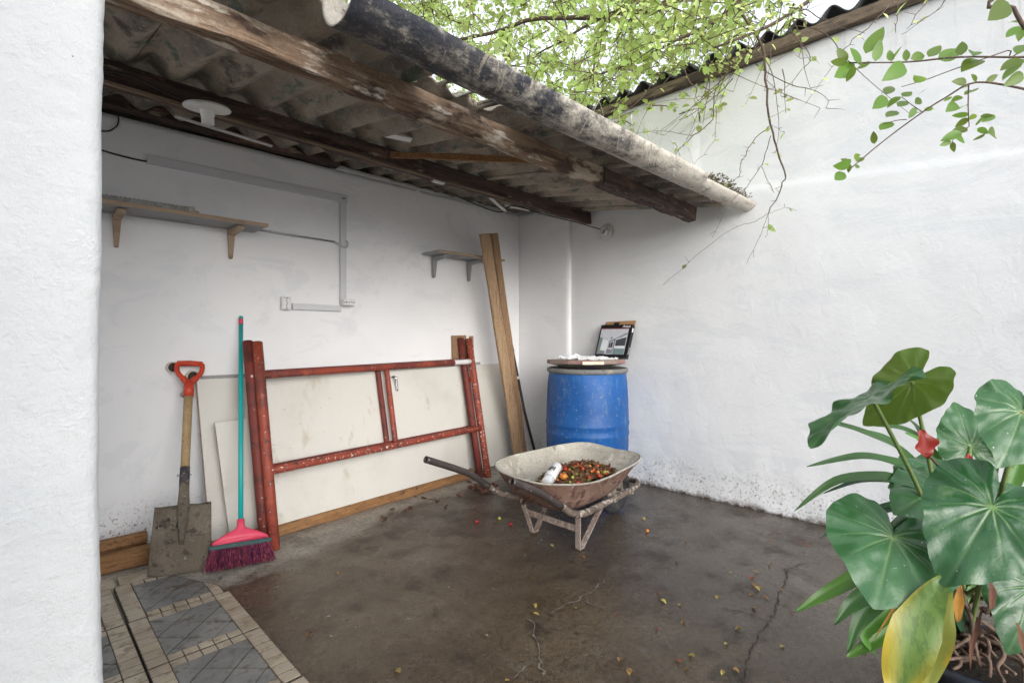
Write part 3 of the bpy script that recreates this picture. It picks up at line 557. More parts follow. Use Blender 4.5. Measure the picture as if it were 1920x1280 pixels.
# concrete floor: wet and brown over most of the yard, a drier pale band by the back wall
k = NT('wet_concrete')
sx = k.n('SeparateXYZ', Vector=k.coords())
big = k.noise(1.3, 6, .65); mid = k.noise(5, 9, .68); fine = k.noise(45, 7, .75); gr = k.noise(220, 2, .6)
edge = k.math('SUBTRACT', sx.outputs['Y'], k.math('MULTIPLY', sx.outputs['X'], .17))
dry = k.step(k.math('ADD', edge, k.math('ADD', k.math('MULTIPLY', k.math('SUBTRACT', big, .5), .7), k.math('MULTIPLY', k.math('SUBTRACT', mid, .5), .45))), 2.36, 2.50)
right = k.step(k.math('ADD', sx.outputs['X'], k.math('MULTIPLY', k.math('SUBTRACT', mid, .5), 1.2)), 1.55, 2.4)
wet = k.mix(k.step(big, .36, .66), (0.070, 0.046, 0.027), (0.130, 0.098, 0.064))
wet = k.mix(k.math('MULTIPLY', right, .6), wet, (0.092, 0.076, 0.062))
wet = k.mix(k.step(mid, .54, .66), wet, (0.045, 0.031, 0.021))
wet = k.mix(k.math('MULTIPLY', k.step(k.noise(2.2, 6, .7, dist=.8), .55, .68), .6), wet, (0.17, 0.145, 0.115))
drc = k.mix(k.step(mid, .42, .64), (0.42, 0.385, 0.33), (0.28, 0.25, 0.21))
col = k.mix(dry, wet, drc)
col = k.mix(k.math('MULTIPLY', k.step(fine, .55, .68), .65), col, (0.045, 0.035, 0.028))
col = k.mix(k.math('MULTIPLY', k.step(gr, .58, .70), .5), col, (0.27, 0.24, 0.20))
sp = k.math('MULTIPLY', k.step(k.voro(24), .055, .04), k.step(k.noise(2.4, 2), .58, .62))
col = k.mix(sp, col, (0.50, 0.47, 0.42))
sp2 = k.math('MULTIPLY', k.step(k.voro(9), .11, .07), k.step(k.noise(3.1, 3), .5, .56))
col = k.mix(k.math('MULTIPLY', sp2, .75), col, (0.045, 0.030, 0.022))
hg = k.n('HueSaturation', Color=col)
k.t.links.new(k.math('ADD', k.math('ADD', k.math('MULTIPLY', k.step(fine, .36, .64), .55), k.math('MULTIPLY', k.step(gr, .36, .64), .36)), .36), hg.inputs['Value'])
b = k.n('BsdfPrincipled', Base_Color=hg.outputs[0])
rg = k.math('ADD', k.math('MULTIPLY', dry, .28), k.math('ADD', .17, k.math('MULTIPLY', k.step(mid, .38, .66), .30)))
k.t.links.new(rg, b.inputs['Roughness'])
b.inputs['Specular IOR Level'].default_value = .45
b1 = k.n('Bump', Height=mid); b1.inputs['Strength'].default_value = .14; b1.inputs['Distance'].default_value = .02
b2 = k.n('Bump', Height=k.math('ADD', fine, k.math('MULTIPLY', gr, .5)), Normal=b1.outputs[0]); b2.inputs['Strength'].default_value = .45; b2.inputs['Distance'].default_value = .004
k.t.links.new(b2.outputs[0], b.inputs['Normal'])
W['floor'] = k.out(b.outputs[0])

# ------------------------------------------------------------------ ground
mb = MB()
mb.face([mb.vert(p) for p in ((-40, -40, 0), (40, -40, 0), (40, 40, 0), (-40, 40, 0))])
ground = tag(mb.build('ground', W['floor']), None, kind='structure')


def ribbon_flat(path, w0, z, seed, jag):
    r2 = random.Random(seed); m = MB(); pts = []
    for i in range(len(path) - 1):
        a, b2 = Vector((*path[i], 0)), Vector((*path[i + 1], 0))
        nn = max(3, int((b2 - a).length / .018))
        for j in range(nn):
            p = a.lerp(b2, j / nn); pts.append(p + Vector((r2.uniform(-jag, jag), r2.uniform(-jag, jag), 0)))
    pts.append(Vector((*path[-1], 0)))
    rows = []
    for i, p in enumerate(pts):
        t = (pts[min(i + 1, len(pts) - 1)] - pts[max(i - 1, 0)]).normalized(); s = Vector((-t.y, t.x, 0))
        w = w0 * r2.uniform(.25, 1.0) * (1 if 0 < i < len(pts) - 1 else .1)
        rows.append((m.vert(p + s * w + Vector((0, 0, z))), m.vert(p - s * w + Vector((0, 0, z)))))
    for i in range(len(rows) - 1):
        m.face((rows[i][0], rows[i][1], rows[i + 1][1], rows[i + 1][0]))
    return m


for i, c in enumerate(CRACKS):
    ribbon_flat(c, .0032, .004, 40 + i, .007).build('crack', W['dirt'], ground)
for i, c in enumerate(PALE_SEAMS):
    ribbon_flat(c, .0045, .004, 60 + i, .010).build('cement_fill', W['pale_cement'], ground)
for i, (x, y) in enumerate(PAINT_CHIPS):
    m = MB(); n = 7; s = rnd.uniform(.0018, .0042); a0 = rnd.uniform(0, 6)
    m.prism([(x + math.cos(a0) * 1.8 * s * math.cos(t) - math.sin(a0) * s * .6 * math.sin(t) + rnd.uniform(-.3, .3) * s, y + math.sin(a0) * 1.8 * s * math.cos(t) + math.cos(a0) * s * .6 * math.sin(t)) for t in [2 * math.pi * q / n for q in range(n)]], .0, .004)
    m.build('paint_drip', W['pale_cement'], ground)

# ------------------------------------------------------------------ walls


def grid_wall(name, o, u, v, nrm, nu, nv, disp, thick, mat):
    o, u, v, nrm = Vector(o), Vector(u), Vector(v), Vector(nrm)
    m = MB(); G = []
    for j in range(nv + 1):
        row = []
        for i in range(nu + 1):
            p = o + u * (i / nu) + v * (j / nv)
            row.append(m.vert(p + nrm * disp(p, i / nu, j / nv)))
        G.append(row)
    for j in range(nv):
        for i in range(nu):
            m.face((G[j][i], G[j][i + 1], G[j + 1][i + 1], G[j + 1][i]), 0, True)
    # sides and back
    loop = G[0][:] + [G[j][nu] for j in range(1, nv + 1)] + G[nv][nu - 1::-1] + [G[j][0] for j in range(nv - 1, 0, -1)]
    back = [m.vert(Vector(m.v[q]) - nrm * (thick + nrm.dot(Vector(m.v[q]) - o))) for q in loop]
    L = len(loop)
    for q in range(L):
        m.face((loop[(q + 1) % L], loop[q], back[q], back[(q + 1) % L]))
    m.face(back)
    return m.build(name, mat)


def d_wall(p, a, b):
    d = .006 * noise.noise(p * 1.3) + .003 * noise.noise(p * 5)
    if p.z < .5: d += .004 * noise.noise(p * 22) * (1 - p.z / .5) + .004 * (1 - p.z / .5) * noise.noise(p * 8)
    return d


def wall_b_step(y):
    return 2.0 + .085 * (y + .03) / 1.28 + .012 * noise.noise(Vector((y * 2.2, 7, 0)))


def d_wall_b(p, a, b):
    d = d_wall(p, a, b) * 1.15
    st = wall_b_step(p.y)
    if p.z > st and p.y < 1.6: d -= .009 * min(1, (p.z - st) / .02)
    return d


# back wall of the lean-to: a shallow notch runs along its top on the left, where the wall plate sits
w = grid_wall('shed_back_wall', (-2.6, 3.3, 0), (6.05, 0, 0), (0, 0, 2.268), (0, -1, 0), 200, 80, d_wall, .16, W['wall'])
tag(w, 'shaded white plastered back wall under the corrugated lean-to roof', 'wall')
# raised wall top on the right, ragged where the plaster meets the sheets
m = MB(); prev = None
for i in range(61):
    x = 1.585 + (3.43 - 1.585) * i / 60
    top = 2.305 - .014 * (x - 1.585) + .012 * noise.noise(Vector((x * 9, 2, 0))) + .006 * noise.noise(Vector((x * 31, 5, 0)))
    y0 = 3.302 + .004 * noise.noise(Vector((x * 6, 0, 1)))
    r = [m.vert((x, y0, 2.25)), m.vert((x, y0, top)), m.vert((x, 3.44, top)), m.vert((x, 3.44, 2.25))]
    if prev:
        for q in range(4): m.face((prev[q], prev[(q + 1) % 4], r[(q + 1) % 4], r[q]), 0, q == 0)
    else: m.face(r)
    prev = r
m.face(prev[::-1])
m.build('wall_top', W['wall'], w)
m = MB(); m.box((.4, 3.405, 2.34), (6.0, .07, .2)); m.build('mortar_fill', W['cement_dark'], w)

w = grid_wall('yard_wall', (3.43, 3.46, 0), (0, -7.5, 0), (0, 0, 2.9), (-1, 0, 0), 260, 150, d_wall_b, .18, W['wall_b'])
tag(w, 'tall bright white yard wall with a plaster ridge, behind the potted plant', 'wall')
yard_wall = w
w = grid_wall('corner_pilaster', (3.395, 3.30, 0), (0, -.592, 0), (0, 0, 2.262), (-1, 0, 0), 24, 90, lambda p, a, b: d_wall(p, a, b) + (-.010 * max(0, (a - .94) / .06) ** 2 if a > .94 else 0), .035, W['wall'])
tag(w, 'shallow white pilaster in the corner behind the leaning planks', 'pilaster')


def d_pillar(p, a, b):
    d = .005 * noise.noise(p * 3) + .0012 * noise.noise(p * 14) + .0012 * noise.noise(p * 45) + .0011 * noise.noise(p * 95)
    e = max(0, (a - .955) / .045)
    return d - .022 * (1 - math.sqrt(max(0, 1 - min(1, e) ** 2)))


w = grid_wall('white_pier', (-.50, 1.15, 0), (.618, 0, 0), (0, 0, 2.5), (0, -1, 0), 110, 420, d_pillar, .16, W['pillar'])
for vv in w.data.vertices:      # the corner arris is not a straight line
    if vv.co.x > .03:
        z = vv.co.z
        vv.co.x += (vv.co.x - .03) / .09 * (.006 * noise.noise(Vector((z * 1.7, 3, 0))) + .002 * noise.noise(Vector((z * 9, 8, 0))) + .0012 * noise.noise(Vector((z * 40, 8, 0))) + (.012 if z > 1.12 else 0.012) * ((z - 1.0) / .9) ** 2 * .8)
tag(w, 'rough white stucco pier close by at the left edge', 'pier')
m = MB(); m.box((-.60, .35, 1.4), (.18, 1.75, 2.8)); m.build('unseen_shade_wall', W['wall'], w)  # unseen wing added to shade the pier and left part of back wall
m = MB(); m.box((-1.65, 1.232, 1.4), (1.9, .156, 2.8)); m.build('unseen_shade_wall', W['wall'], w)  # unseen pier extension added to stop light entering from the left

# ------------------------------------------------------------------ lean-to roof


def roof_z(x, y):
    return 2.0 + .152 * (y - 1.535) + .05 * (1 - x / 3.43)


roof = thing('shed_roof', 'sagging lean-to roof of mossy corrugated cement sheets on rotting timber beams', 'roof', (1.7, 2.4, 2.05))
PITCH, AMP = .177, .025
HOLES = [(1.02, 1.125, 1.36, 1.54), (1.14, 1.21, 1.38, 1.50), (1.23, 1.325, 1.37, 1.545), (1.34, 1.45, 1.38, 1.525)]
sheets = [(-1.25, -.22, 1.36), (-.30, .45, 1.63), (.36, 1.36, 1.358), (1.27, 2.32, 1.356), (2.23, 3.425, 1.36)]
for si, (xa, xb, ye) in enumerate(sheets):
    m = MB(); nx = int((xb - xa) / .0118); ny = 92; G = []
    lift = .0075 * (si % 2)
    for j in range(ny + 1):
        row = []
        for i in range(nx + 1):
            x = xa + (xb - xa) * i / nx
            y = ye + .012 * noise.noise(Vector((x * 6, si, 0))) * (1 - j / ny) + (3.40 - ye) * (j / ny) ** 1.15
            z = roof_z(x, y) + AMP + AMP * math.sin(2 * math.pi * x / PITCH) + lift + .004 * noise.noise(Vector((x * 3, y * 3, si)))
            row.append(m.vert((x, y, z)))
        G.append(row)
    for j in range(ny):
        for i in range(nx):
            a = m.v[G[j][i]]
            hole = False
            for (hx0, hx1, hy0, hy1) in HOLES:
                nz = .022 * noise.noise(Vector((a[0] * 70, a[1] * 10, 1)))
                if hx0 < a[0] < hx1 and hy0 + .012 < a[1] < hy1 - .012 + nz: hole = True
            if not hole:
                m.face((G[j][i], G[j][i + 1], G[j + 1][i + 1], G[j + 1][i]), 0, True)
    o = m.build('corrugated_sheet', W['cement'], roof, recalc=False)
    sd = o.modifiers.new('thickness', 'SOLIDIFY'); sd.thickness = .006; sd.offset = 1


def beam(name, xs, xe, y, zb, w, h, mat, sag=0.0, rag=0.003, n=40, end=None):
    m = MB(); rows = []
    for i in range(n + 1):
        s = i / n; x = xs + (xe - xs) * s
        zz = zb + .05 * (1 - x / 3.43) * .9 - sag * math.sin(math.pi * s)
        yy = y + .012 * noise.noise(Vector((x * .9, y, 2)))
        r = []
        for q, (dy, dz) in enumerate(((-w / 2 + .006, 0), (w / 2 - .006, 0), (w / 2, .008), (w / 2, h), (-w / 2, h), (-w / 2, h * .5), (-w / 2, .008))):
            j1 = rag * 2.2 * noise.noise(Vector((x * 7, q * 5, y))) + rag * noise.noise(Vector((x * 28, q * 5, y)))
            j2 = rag * 2.2 * noise.noise(Vector((x * 6, q * 5 + 90, y))) + rag * noise.noise(Vector((x * 30, q * 5 + 50, y)))
            r.append(m.vert((x, yy + dy + j1, zz + dz + (j2 if dz < h else 0))))
        rows.append(r)
    for i in range(n):
        for q in range(7): m.face((rows[i][q], rows[i][(q + 1) % 7], rows[i + 1][(q + 1) % 7], rows[i + 1][q]))
    m.face(rows[0][::-1]); m.face(rows[-1])
    return m.build(name, mat, roof)


tag(beam('beam', -1.2, 2.25, 1.56, 1.902, .062, .088, W['beam_pale'], .004, .005), 'flaking pale brown front beam')
tag(beam('beam', 2.20, 3.27, 1.552, 1.900, .066, .09, W['beam_dark'], 0, .005), 'dark end piece of the front beam')
tag(beam('beam', -1.2, 3.425, 2.52, 2.062, .06, .092, W['beam_dark'], .0, .004), 'dark second beam below the sheets')
beam('wall_plate', -1.2, 1.585, 3.262, 2.246, .075, .12, W['beam_dark'], 0, .002)
m = MB()
m.plank((-1.2, 2.476, 2.118), (2.4, 2.476, 2.070), (0, 0, 1), .014, .016, 24, .002)
m.build('batten', W['batten'], roof)
m = MB(); m.plank((1.50, 2.45, 2.13), (2.0, 1.64, 2.015), (0, 0, 1), .03, .014, 8, .003)
m.build('brace', W['strip'], roof)
for (a, b2, wdt) in (((.575, 2.9, 2.196), (1.03, 2.9, 2.172), .02), ((1.36, 2.3, 2.163), (1.50, 2.25, 2.156), .05), ((1.80, 2.47, 2.055), (1.88, 2.47, 2.055), .028)):
    m = MB(); m.plank(a, b2, (0, 1, 0), wdt, .008, 4, .001); m.build('white_strip', W['white_old'], roof)
m = MB(); m.plank((2.30, 2.50, 2.052), (2.55, 2.62, 2.035), (0, 1, .3), .03, .01, 4, .001); m.build('white_strip', W['white_old'], roof)
m = MB(); m.plank((2.82, 2.9, 2.178), (3.05, 2.85, 2.17), (0, 1, 0), .03, .01, 4, .001); m.build('white_strip', W['white_old'], roof)

# ------------------------------------------------------------------ gutter
gut = thing('gutter', 'long half-round gutter crusted with pale lichen along the roof edge', 'gutter', (2.0, 1.25, 2.0))


def half_pipe(name, x0, x1, yc, zc, r, t, tilt, n, seed):
    m = MB(); seg = 14; O = []; I = []
    for i in range(n + 1):
        x = x0 + (x1 - x0) * i / n
        sg = -.006 * math.sin(math.pi * (x - .6) / 2.8)
        ro, ri = [], []
        for q in range(seg + 1):
            a = math.pi * (1 + q / seg) - tilt
            rr = r * (1 + .03 * noise.noise(Vector((x * 5, q * .4, seed)))) + .0025 * noise.noise(Vector((x * 40, q * 1.5, seed)))
            ro.append(m.vert((x, yc - rr * math.cos(a) * -1, zc + sg + rr * math.sin(a))))
            ri.append(m.vert((x, yc - (r - t) * math.cos(a) * -1, zc + sg + (r - t) * math.sin(a))))
        O.append(ro); I.append(ri)
    for i in range(n):
        for q in range(seg):
            m.face((O[i][q], O[i][q + 1], O[i + 1][q + 1], O[i + 1][q]), 0, True)
            m.face((I[i][q], I[i + 1][q], I[i + 1][q + 1], I[i][q + 1]), 1, True)
        for q in (0, seg):
            m.face((O[i][q], O[i + 1][q], I[i + 1][q], I[i][q]), 1)
    for e in (0, n):
        for q in range(seg):
            m.face((O[e][q], O[e][q + 1], I[e][q + 1], I[e][q]), 1)
    return m.build(name, [W['gutter'], W['lid']], gut)


half_pipe('gutter_pipe', .61, 2.66, 1.25, 2.034, .096, .005, R(-20), 120, 1)
half_pipe('gutter_end_piece', 2.52, 3.425, 1.255, 2.014, .073, .005, R(-20), 50, 2)
m = MB()
for i in range(420):
    x = rnd.uniform(2.72, 3.40); c = Vector((x, 1.25 + rnd.gauss(0, .022), 2.02 + rnd.uniform(0, .055) * math.sin((x - 2.72) / .68 * math.pi)))
    for q in range(3):
        d = Vector((rnd.gauss(0, 1), rnd.gauss(0, 1), abs(rnd.gauss(0, 1)))).normalized() * rnd.uniform(.008, .022)
        s = Vector((rnd.gauss(0, 1), rnd.gauss(0, 1), rnd.gauss(0, 1))).normalized() * .004
        m.face([m.vert(c - s), m.vert(c + s), m.vert(c + d)])
o = m.build('moss', W['moss'], gut, recalc=False); o['kind'] = 'stuff'
m = MB()
for i in range(16):      # dry strands hanging over the lip
    x = rnd.uniform(1.6, 2.65); c = Vector((x, 1.160, 2.068)); pts = [c]
    d = Vector((rnd.uniform(-.05, .05), -.012, -.01))
    for q in range(6):
        d = d + Vector((rnd.uniform(-.03, .03), .006, -.02)); pts.append(pts[-1] + d * .35)
    m.tube(pts, (.0013, .0006), 4, cap=False)
o = m.build('dry_strands', W['crust'], gut, recalc=False); o['kind'] = 'stuff'

# ------------------------------------------------------------------ neighbour's roof over the yard wall
nr = thing('neighbour_roof', 'dark corrugated roof edge with timber fascia along the top of the yard wall', 'roof', (3.6, 1.0, 2.95))
m = MB(); m.plank((3.405, 3.46, 2.935), (3.405, -4.0, 2.935), (0, 0, 1), .072, .045, 70, .004)
m.build('fascia_board', W['fascia'], nr)
for si in range(4):
    ya, yb = -4.0 + si * 1.86, -4.0 + (si + 1) * 1.86 + .09
    m = MB(); n = int((yb - ya) / .0125); G = []
    for j, xx in enumerate((3.375, 3.5, 3.9, 4.4, 5.0)):
        G.append([m.vert((xx, ya + (yb - ya) * i / n, 2.974 + .16 * (xx - 3.36) + AMP * 1.35 + AMP * 1.35 * math.sin(2 * math.pi * (ya + (yb - ya) * i / n) / PITCH) + .006 * (si % 2) + .004 * noise.noise(Vector((xx, i * .1, si))))) for i in range(n + 1)])
    for j in range(4):
        for i in range(n): m.face((G[j][i], G[j][i + 1], G[j + 1][i + 1], G[j + 1][i]), 0, True)
    o = m.build('corrugated_sheet', W['moto'], nr, recalc=False)
    sd = o.modifiers.new('thickness', 'SOLIDIFY'); sd.thickness = .008; sd.offset = 1

# ------------------------------------------------------------------ tiled ledge


def clip(poly, a, b, c):
    """keep a*x+b*y<=c"""
    out = []
    for i in range(len(poly)):
        p, q = poly[i], poly[(i + 1) % len(poly)]
        dp, dq = a * p[0] + b * p[1] - c, a * q[0] + b * q[1] - c
        if dp <= 0: out.append(p)
        if (dp < 0) != (dq < 0) and dp != dq:
            t = dp / (dp - dq); out.append((p[0] + (q[0] - p[0]) * t, p[1] + (q[1] - p[1]) * t))
    return out


def shrink(poly, g):
    n = len(poly); cx = sum(p[0] for p in poly) / n; cy = sum(p[1] for p in poly) / n
    r = []
    for p in poly:
        d = math.hypot(p[0] - cx, p[1] - cy); k2 = max(0.2, 1 - g * 1.3 / max(d, 1e-6)); r.append((cx + (p[0] - cx) * k2, cy + (p[1] - cy) * k2))
    return r


ledge = thing('tiled_ledge', 'low ledge of beige and slate patterned floor tiles beside the white pier', 'tiles', (.33, 2.0, 0))
TW, TH = .352, .388
cut = (0.62, 0.785, .62 * .683 + .785 * 2.45)      # the corner tile is broken off along this line
for cxi, x0 in enumerate((.328, -.031, -.391)):
    for ry in range(5):
        y0 = 2.812 - TH * (ry + 1)
        yaw = rnd.uniform(-.008, .008)
        z0 = .017 + rnd.uniform(-.0015, .0015)
        broken = (cxi == 0 and ry == 0)
        tx, ty = x0 + rnd.uniform(-.002, .002), y0 + rnd.uniform(-.002, .002)
        body = [(tx, ty), (tx + TW, ty), (tx + TW, ty + TH - .006), (tx, ty + TH - .006)]
        if broken: body = clip(clip(body, .9, .436, .9 * .66 + .436 * 2.52), 1, 0, .665)
        m = MB(); m.prism(body, 0, z0)
        tile = m.build('tile', W['grout'], ledge)
        pieces = []
        bw, bh = .060, .042
        nb = 7
        for q in range(nb):
            ya, yb = ty + (TH - .006) * q / nb, ty + (TH - .006) * (q + 1) / nb
            pieces.append(([(tx, ya), (tx + bw, ya), (tx + bw, yb), (tx, yb)], 'beige'))
            pieces.append(([(tx + TW - bw, ya), (tx + TW, ya), (tx + TW, yb), (tx + TW - bw, yb)], 'beige'))
        nc = 5
        for q in range(nc):
            xa, xb = tx + bw + (TW - 2 * bw) * q / nc, tx + bw + (TW - 2 * bw) * (q + 1) / nc
            pieces.append(([(xa, ty), (xb, ty), (xb, ty + bh), (xa, ty + bh)], 'beige'))
            pieces.append(([(xa, ty + TH - .006 - bh), (xb, ty + TH - .006 - bh), (xb, ty + TH - .006), (xa, ty + TH - .006)], 'beige'))
        ix0, ix1, iy0, iy1 = tx + bw, tx + TW - bw, ty + bh, ty + TH - .006 - bh
        rect = [(ix0, iy0), (ix1, iy0), (ix1, iy1), (ix0, iy1)]
        st = .105
        for a in range(-4, 6):
            for c in range(-4, 6):
                ox, oy = ix0, iy0
                pl = rect
                s2 = math.sqrt(.5)
                for (nx_, ny_, lo, hi) in ((s2, s2, a * st, (a + 1) * st), (s2, -s2, c * st, (c + 1) * st)):
                    base_ = nx_ * ox + ny_ * oy
                    if pl: pl = clip(pl, nx_, ny_, base_ + hi)
                    if pl: pl = clip(pl, -nx_, -ny_, -(base_ + lo))
                if len(pl) >= 3:
                    ar = abs(sum(pl[i][0] * pl[(i + 1) % len(pl)][1] - pl[(i + 1) % len(pl)][0] * pl[i][1] for i in range(len(pl)))) / 2
                    if ar > 2e-4: pieces.append((pl, 'slate'))
        for pl, mt in pieces:
            if broken:
                pl = clip(pl, .9, .436, .9 * .66 + .436 * 2.52 - .004)
                if pl: pl = clip(pl, 1, 0, .662)
            if len(pl) < 3: continue
            if cxi > 0 and max(p[0] for p in pl) < .09: continue       # hidden behind the pier
            if mt == 'beige' and len(pl) == 4 and not broken:
                xs_, ys_ = [p[0] for p in pl], [p[1] for p in pl]; g, h_ = .0019, .0031
                pl = [(min(xs_) + g, min(ys_) + h_), (max(xs_) - g, min(ys_) + h_), (max(xs_) - g, max(ys_) - h_), (min(xs_) + g, max(ys_) - h_)]
            else:
                pl = shrink(pl, .003 if mt == 'beige' else .0026)
            m = MB(); m.prism(pl, z0 - .004, z0 + .0028 + rnd.uniform(-.0004, .0004), 0, .02)
            m.build('mosaic_piece' if mt == 'beige' else 'slate_piece', W[mt], tile)
m = MB(); m.prism([(.352, 2.822), (.565, 2.822), (.60, 2.872), (.355, 2.925)], 0, .020); m.build('cut_strip', W['beige'], ledge)
m = MB(); m.prism([(.05, 2.822), (.340, 2.820), (.335, 2.93), (.05, 2.94)], 0, .018); m.build('cut_strip', W['beige'], ledge)

# ------------------------------------------------------------------ timber along the foot of the back wall
m = MB()
m.plank((-.6, 3.10, .045), (.60, 3.045, .045), (0, 0, 1), .085, .05, 12, .003)
o = m.build('floor_timber', W['strip']); tag(o, 'reddish brown timber lying on the floor behind the shovel', 'timber')
m = MB()
m.plank((-.6, 3.17, .112), (.50, 3.13, .112), (0, 0, 1), .045, .06, 12, .003)
m.plank((-.6, 3.19, .045), (.50, 3.15, .045), (0, 0, 1), .088, .05, 12, .003)
o = m.build('floor_timber', W['strip']); tag(o, 'upper reddish brown timber stacked against the wall base behind the shovel', 'timber')
m = MB(); m.plank((.62, 2.905, .036), (2.62, 3.075, .036), (0, 0, 1), .068, .045, 24, .003)
o = m.build('floor_timber', W['strip']); tag(o, 'long brown timber strip on the floor under the cream door', 'timber')

# ------------------------------------------------------------------ doors and panels leaning on the wall


def leaning_panel(name, a, b, c, d, t, label, cat, mats, n=10):
    """a,b bottom corners, c,d top corners (above b, a)"""
    a, b, c, d = map(Vector, (a, b, c, d))
    nr_ = (b - a).cross(d - a).normalized()
    if nr_.y > 0: nr_ = -nr_
    m = MB()
    fr = [m.vert(p) for p in (a, b, c, d)]; bk = [m.vert(p - nr_ * t) for p in (a, b, c, d)]
    m.face(fr, 0); m.face(bk[::-1], 0)
    for i in range(4): m.face((fr[i], fr[(i + 1) % 4], bk[(i + 1) % 4], bk[i]), 1)
    o = m.build(name, mats, bevel=.002)
    return tag(o, label, cat)


leaning_panel('door_panel', (.762, 3.02, .004), (1.95, 3.10, .004), (1.95, 3.275, .87), (.745, 3.235, .885), .03, 'cream panel with brown edge leaning behind shovel and broom', 'panel', [W['door'], W['door_edge']])
leaning_panel('door_panel', (1.96, 3.12, .012), (3.15, 3.195, .012), (3.115, 3.262, .885), (1.96, 3.272, .885), .025, 'cream panel leaning next to the tall planks, right of red frames', 'panel', [W['door'], W['door_edge']])
leaning_panel('thin_board', (.835, 2.94, .012), (1.02, 2.95, .010), (1.02, 3.12, .655), (.80, 3.10, .655), .008, 'thin off-white board between the broom and the large cream panel', 'board', [W['door'], W['door_edge']])
o = leaning_panel('grey_board', (.78, 3.17, .01), (2.9, 3.21, .01), (2.9, 3.288, .905), (.78, 3.276, .90), .012, 'grey board edge showing just above the cream door', 'board', [W['board_grey'], W['board_grey']])
door = thing('cream_door', 'cream laminate door lying on its side behind the red frames, with chrome handle', 'door', (1.75, 2.95, .07))
a, b, c, d = map(Vector, ((.99, 2.905, .073), (2.56, 3.035, .073), (2.56, 3.19, .885), (.99, 3.10, .885)))
nrm = (b - a).cross(d - a).normalized(); nrm = nrm if nrm.y < 0 else -nrm
m = MB(); fr = [m.vert(p) for p in (a, b, c, d)]; bk = [m.vert(p - nrm * .034) for p in (a, b, c, d)]
m.face(fr); m.face(bk[::-1])
for i in range(4): m.face((fr[i], fr[(i + 1) % 4], bk[(i + 1) % 4], bk[i]))
m.build('door_leaf', W['door'], door, bevel=.002)
hc = a.lerp(b, .595) + (d - a) * .93
upv = (d - a).normalized()
m = MB(); Mx = frame(hc, nrm, (1, 0, 0))
m.lathe([(.0, .012), (.018, .012), (.024, .008), (.026, 0)], (0, 0, 0), 20); xform(m, Mx)
m.build('handle_rose', W['chrome'], door)
m = MB(); e = hc + nrm * .05
m.tube(smooth_path([hc, hc + nrm * .03, e + Vector((.015, 0, -.004)), e + Vector((.022, 0, -.03)), e + Vector((.03, 0, -.10))], 4), [.009] * 9 + [.012] * 4 + [.011] * 4, 10)
m.build('handle_lever', W['chrome'], door)
m = MB(); Mx = frame(hc - Vector((.105, .008, .012)), nrm, (1, 0, 0)); m.lathe([(0, .01), (.008, .01), (.012, .004), (.012, 0)], (0, 0, 0), 14); xform(m, Mx)
m.build('lock_cylinder', W['chrome'], door)

# ------------------------------------------------------------------ red scaffold frames


def scaffold(lb, rb, lt, rt, label, mat, mat_rail, splash, name='scaffold_frame'):
    lb, rb, lt, rt = map(Vector, (lb, rb, lt, rt))
    t = thing(name, label, 'scaffold', lb, 'red scaffold frames')
    def on(s, h):
        return lb.lerp(rb, s).lerp(lt.lerp(rt, s), h)
    for s in (0, 1):
        m = MB(); p0, p1 = on(s, 0), on(s, 1)
        m.pipe([p0, p0.lerp(p1, .25), p0.lerp(p1, .5), p0.lerp(p1, .75), p1], .028, .023, 16)
        m.build('post', mat if not (splash and s == 1) else W['red_splash'], t)
        m = MB(); q0 = on(s, .93); m.pipe([q0, p1 + (p1 - p0).normalized() * .004], .0225, .018, 14)
        m.build('spigot', W['red_dark'], t)
    def rail(a, b, r, nm, mt):
        m = MB(); n = 12
        m.tube([Vector(a).lerp(Vector(b), i / n) for i in range(n + 1)], r, 14); return m.build(nm, mt, t)
    off = Vector((0, -.004, 0))
    rail(on(0, .832) + off, on(1, .832) + off, .0205, 'rail', mat_rail)
    rail(on(0, .362) + off, on(1, .350) + off, .0225, 'rail', W['red_splash'] if splash else mat_rail)
    rail(on(.5, .355), on(.5, .832), .0185, 'strut', mat)
    if splash:
        m = MB(); q0, q1 = on(.865, .832) + off, on(.985, .832) + off
        m.tube([q0.lerp(q1, i / 6) for i in range(7)], [.0195, .0212, .0214, .0214, .0213, .0213, .0208], 14)
        m.build('paint_drip', W['whitepaint'], t)
        m = MB(); q = on(1, .70) + Vector((-.045, -.01, 0)); m.box(q, (.022, .03, .034), None, 0, .002)
        m.build('latch', W['red_splash'], t, bevel=.003)
        m = MB(); m.tube([on(1, .80) + Vector((-.032, -.01, 0)), q], .005, 6); m.build('latch_pin', W['red_splash'], t)
    return t


scaffold((.995, 2.767, .0), (2.722, 2.995, .0), (1.0, 3.045, 1.09), (2.715, 3.225, 1.105), 'front red steel scaffold frame with white paint drips, leaning on cream door', W['red'], W['red'], True)
scaffold((.962, 2.805, .0), (2.675, 3.035, .0), (.962, 3.085, 1.095), (2.655, 3.262, 1.11), 'rear red steel scaffold frame stacked behind the paint-splashed one', W['red_dark'], W['red_dark'], False)

# short boards standing behind the frames at the right
m = MB(); m.plank((2.68, 3.266, .03), (2.655, 3.282, 1.135), (1, 0, 0), .145, .018, 8, .002)
tag(m.build('short_board', W['plank_z2']), 'wide brown board standing behind the right end of the red frames', 'board')
m = MB(); m.plank((2.835, 3.262, .03), (2.79, 3.282, 1.13), (1, 0, 0), .035, .02, 8, .002)
tag(m.build('short_board', W['plank_z']), 'narrow pointed offcut standing right of the wide brown board', 'board')
m = MB(); m.plank((2.795, 3.27, .03), (2.745, 3.284, 1.07), (1, 0, 0), .03, .015, 8, .002)
tag(m.build('short_board', W['beam_dark']), 'thin dark batten between the wide board and the pointed offcut', 'board')

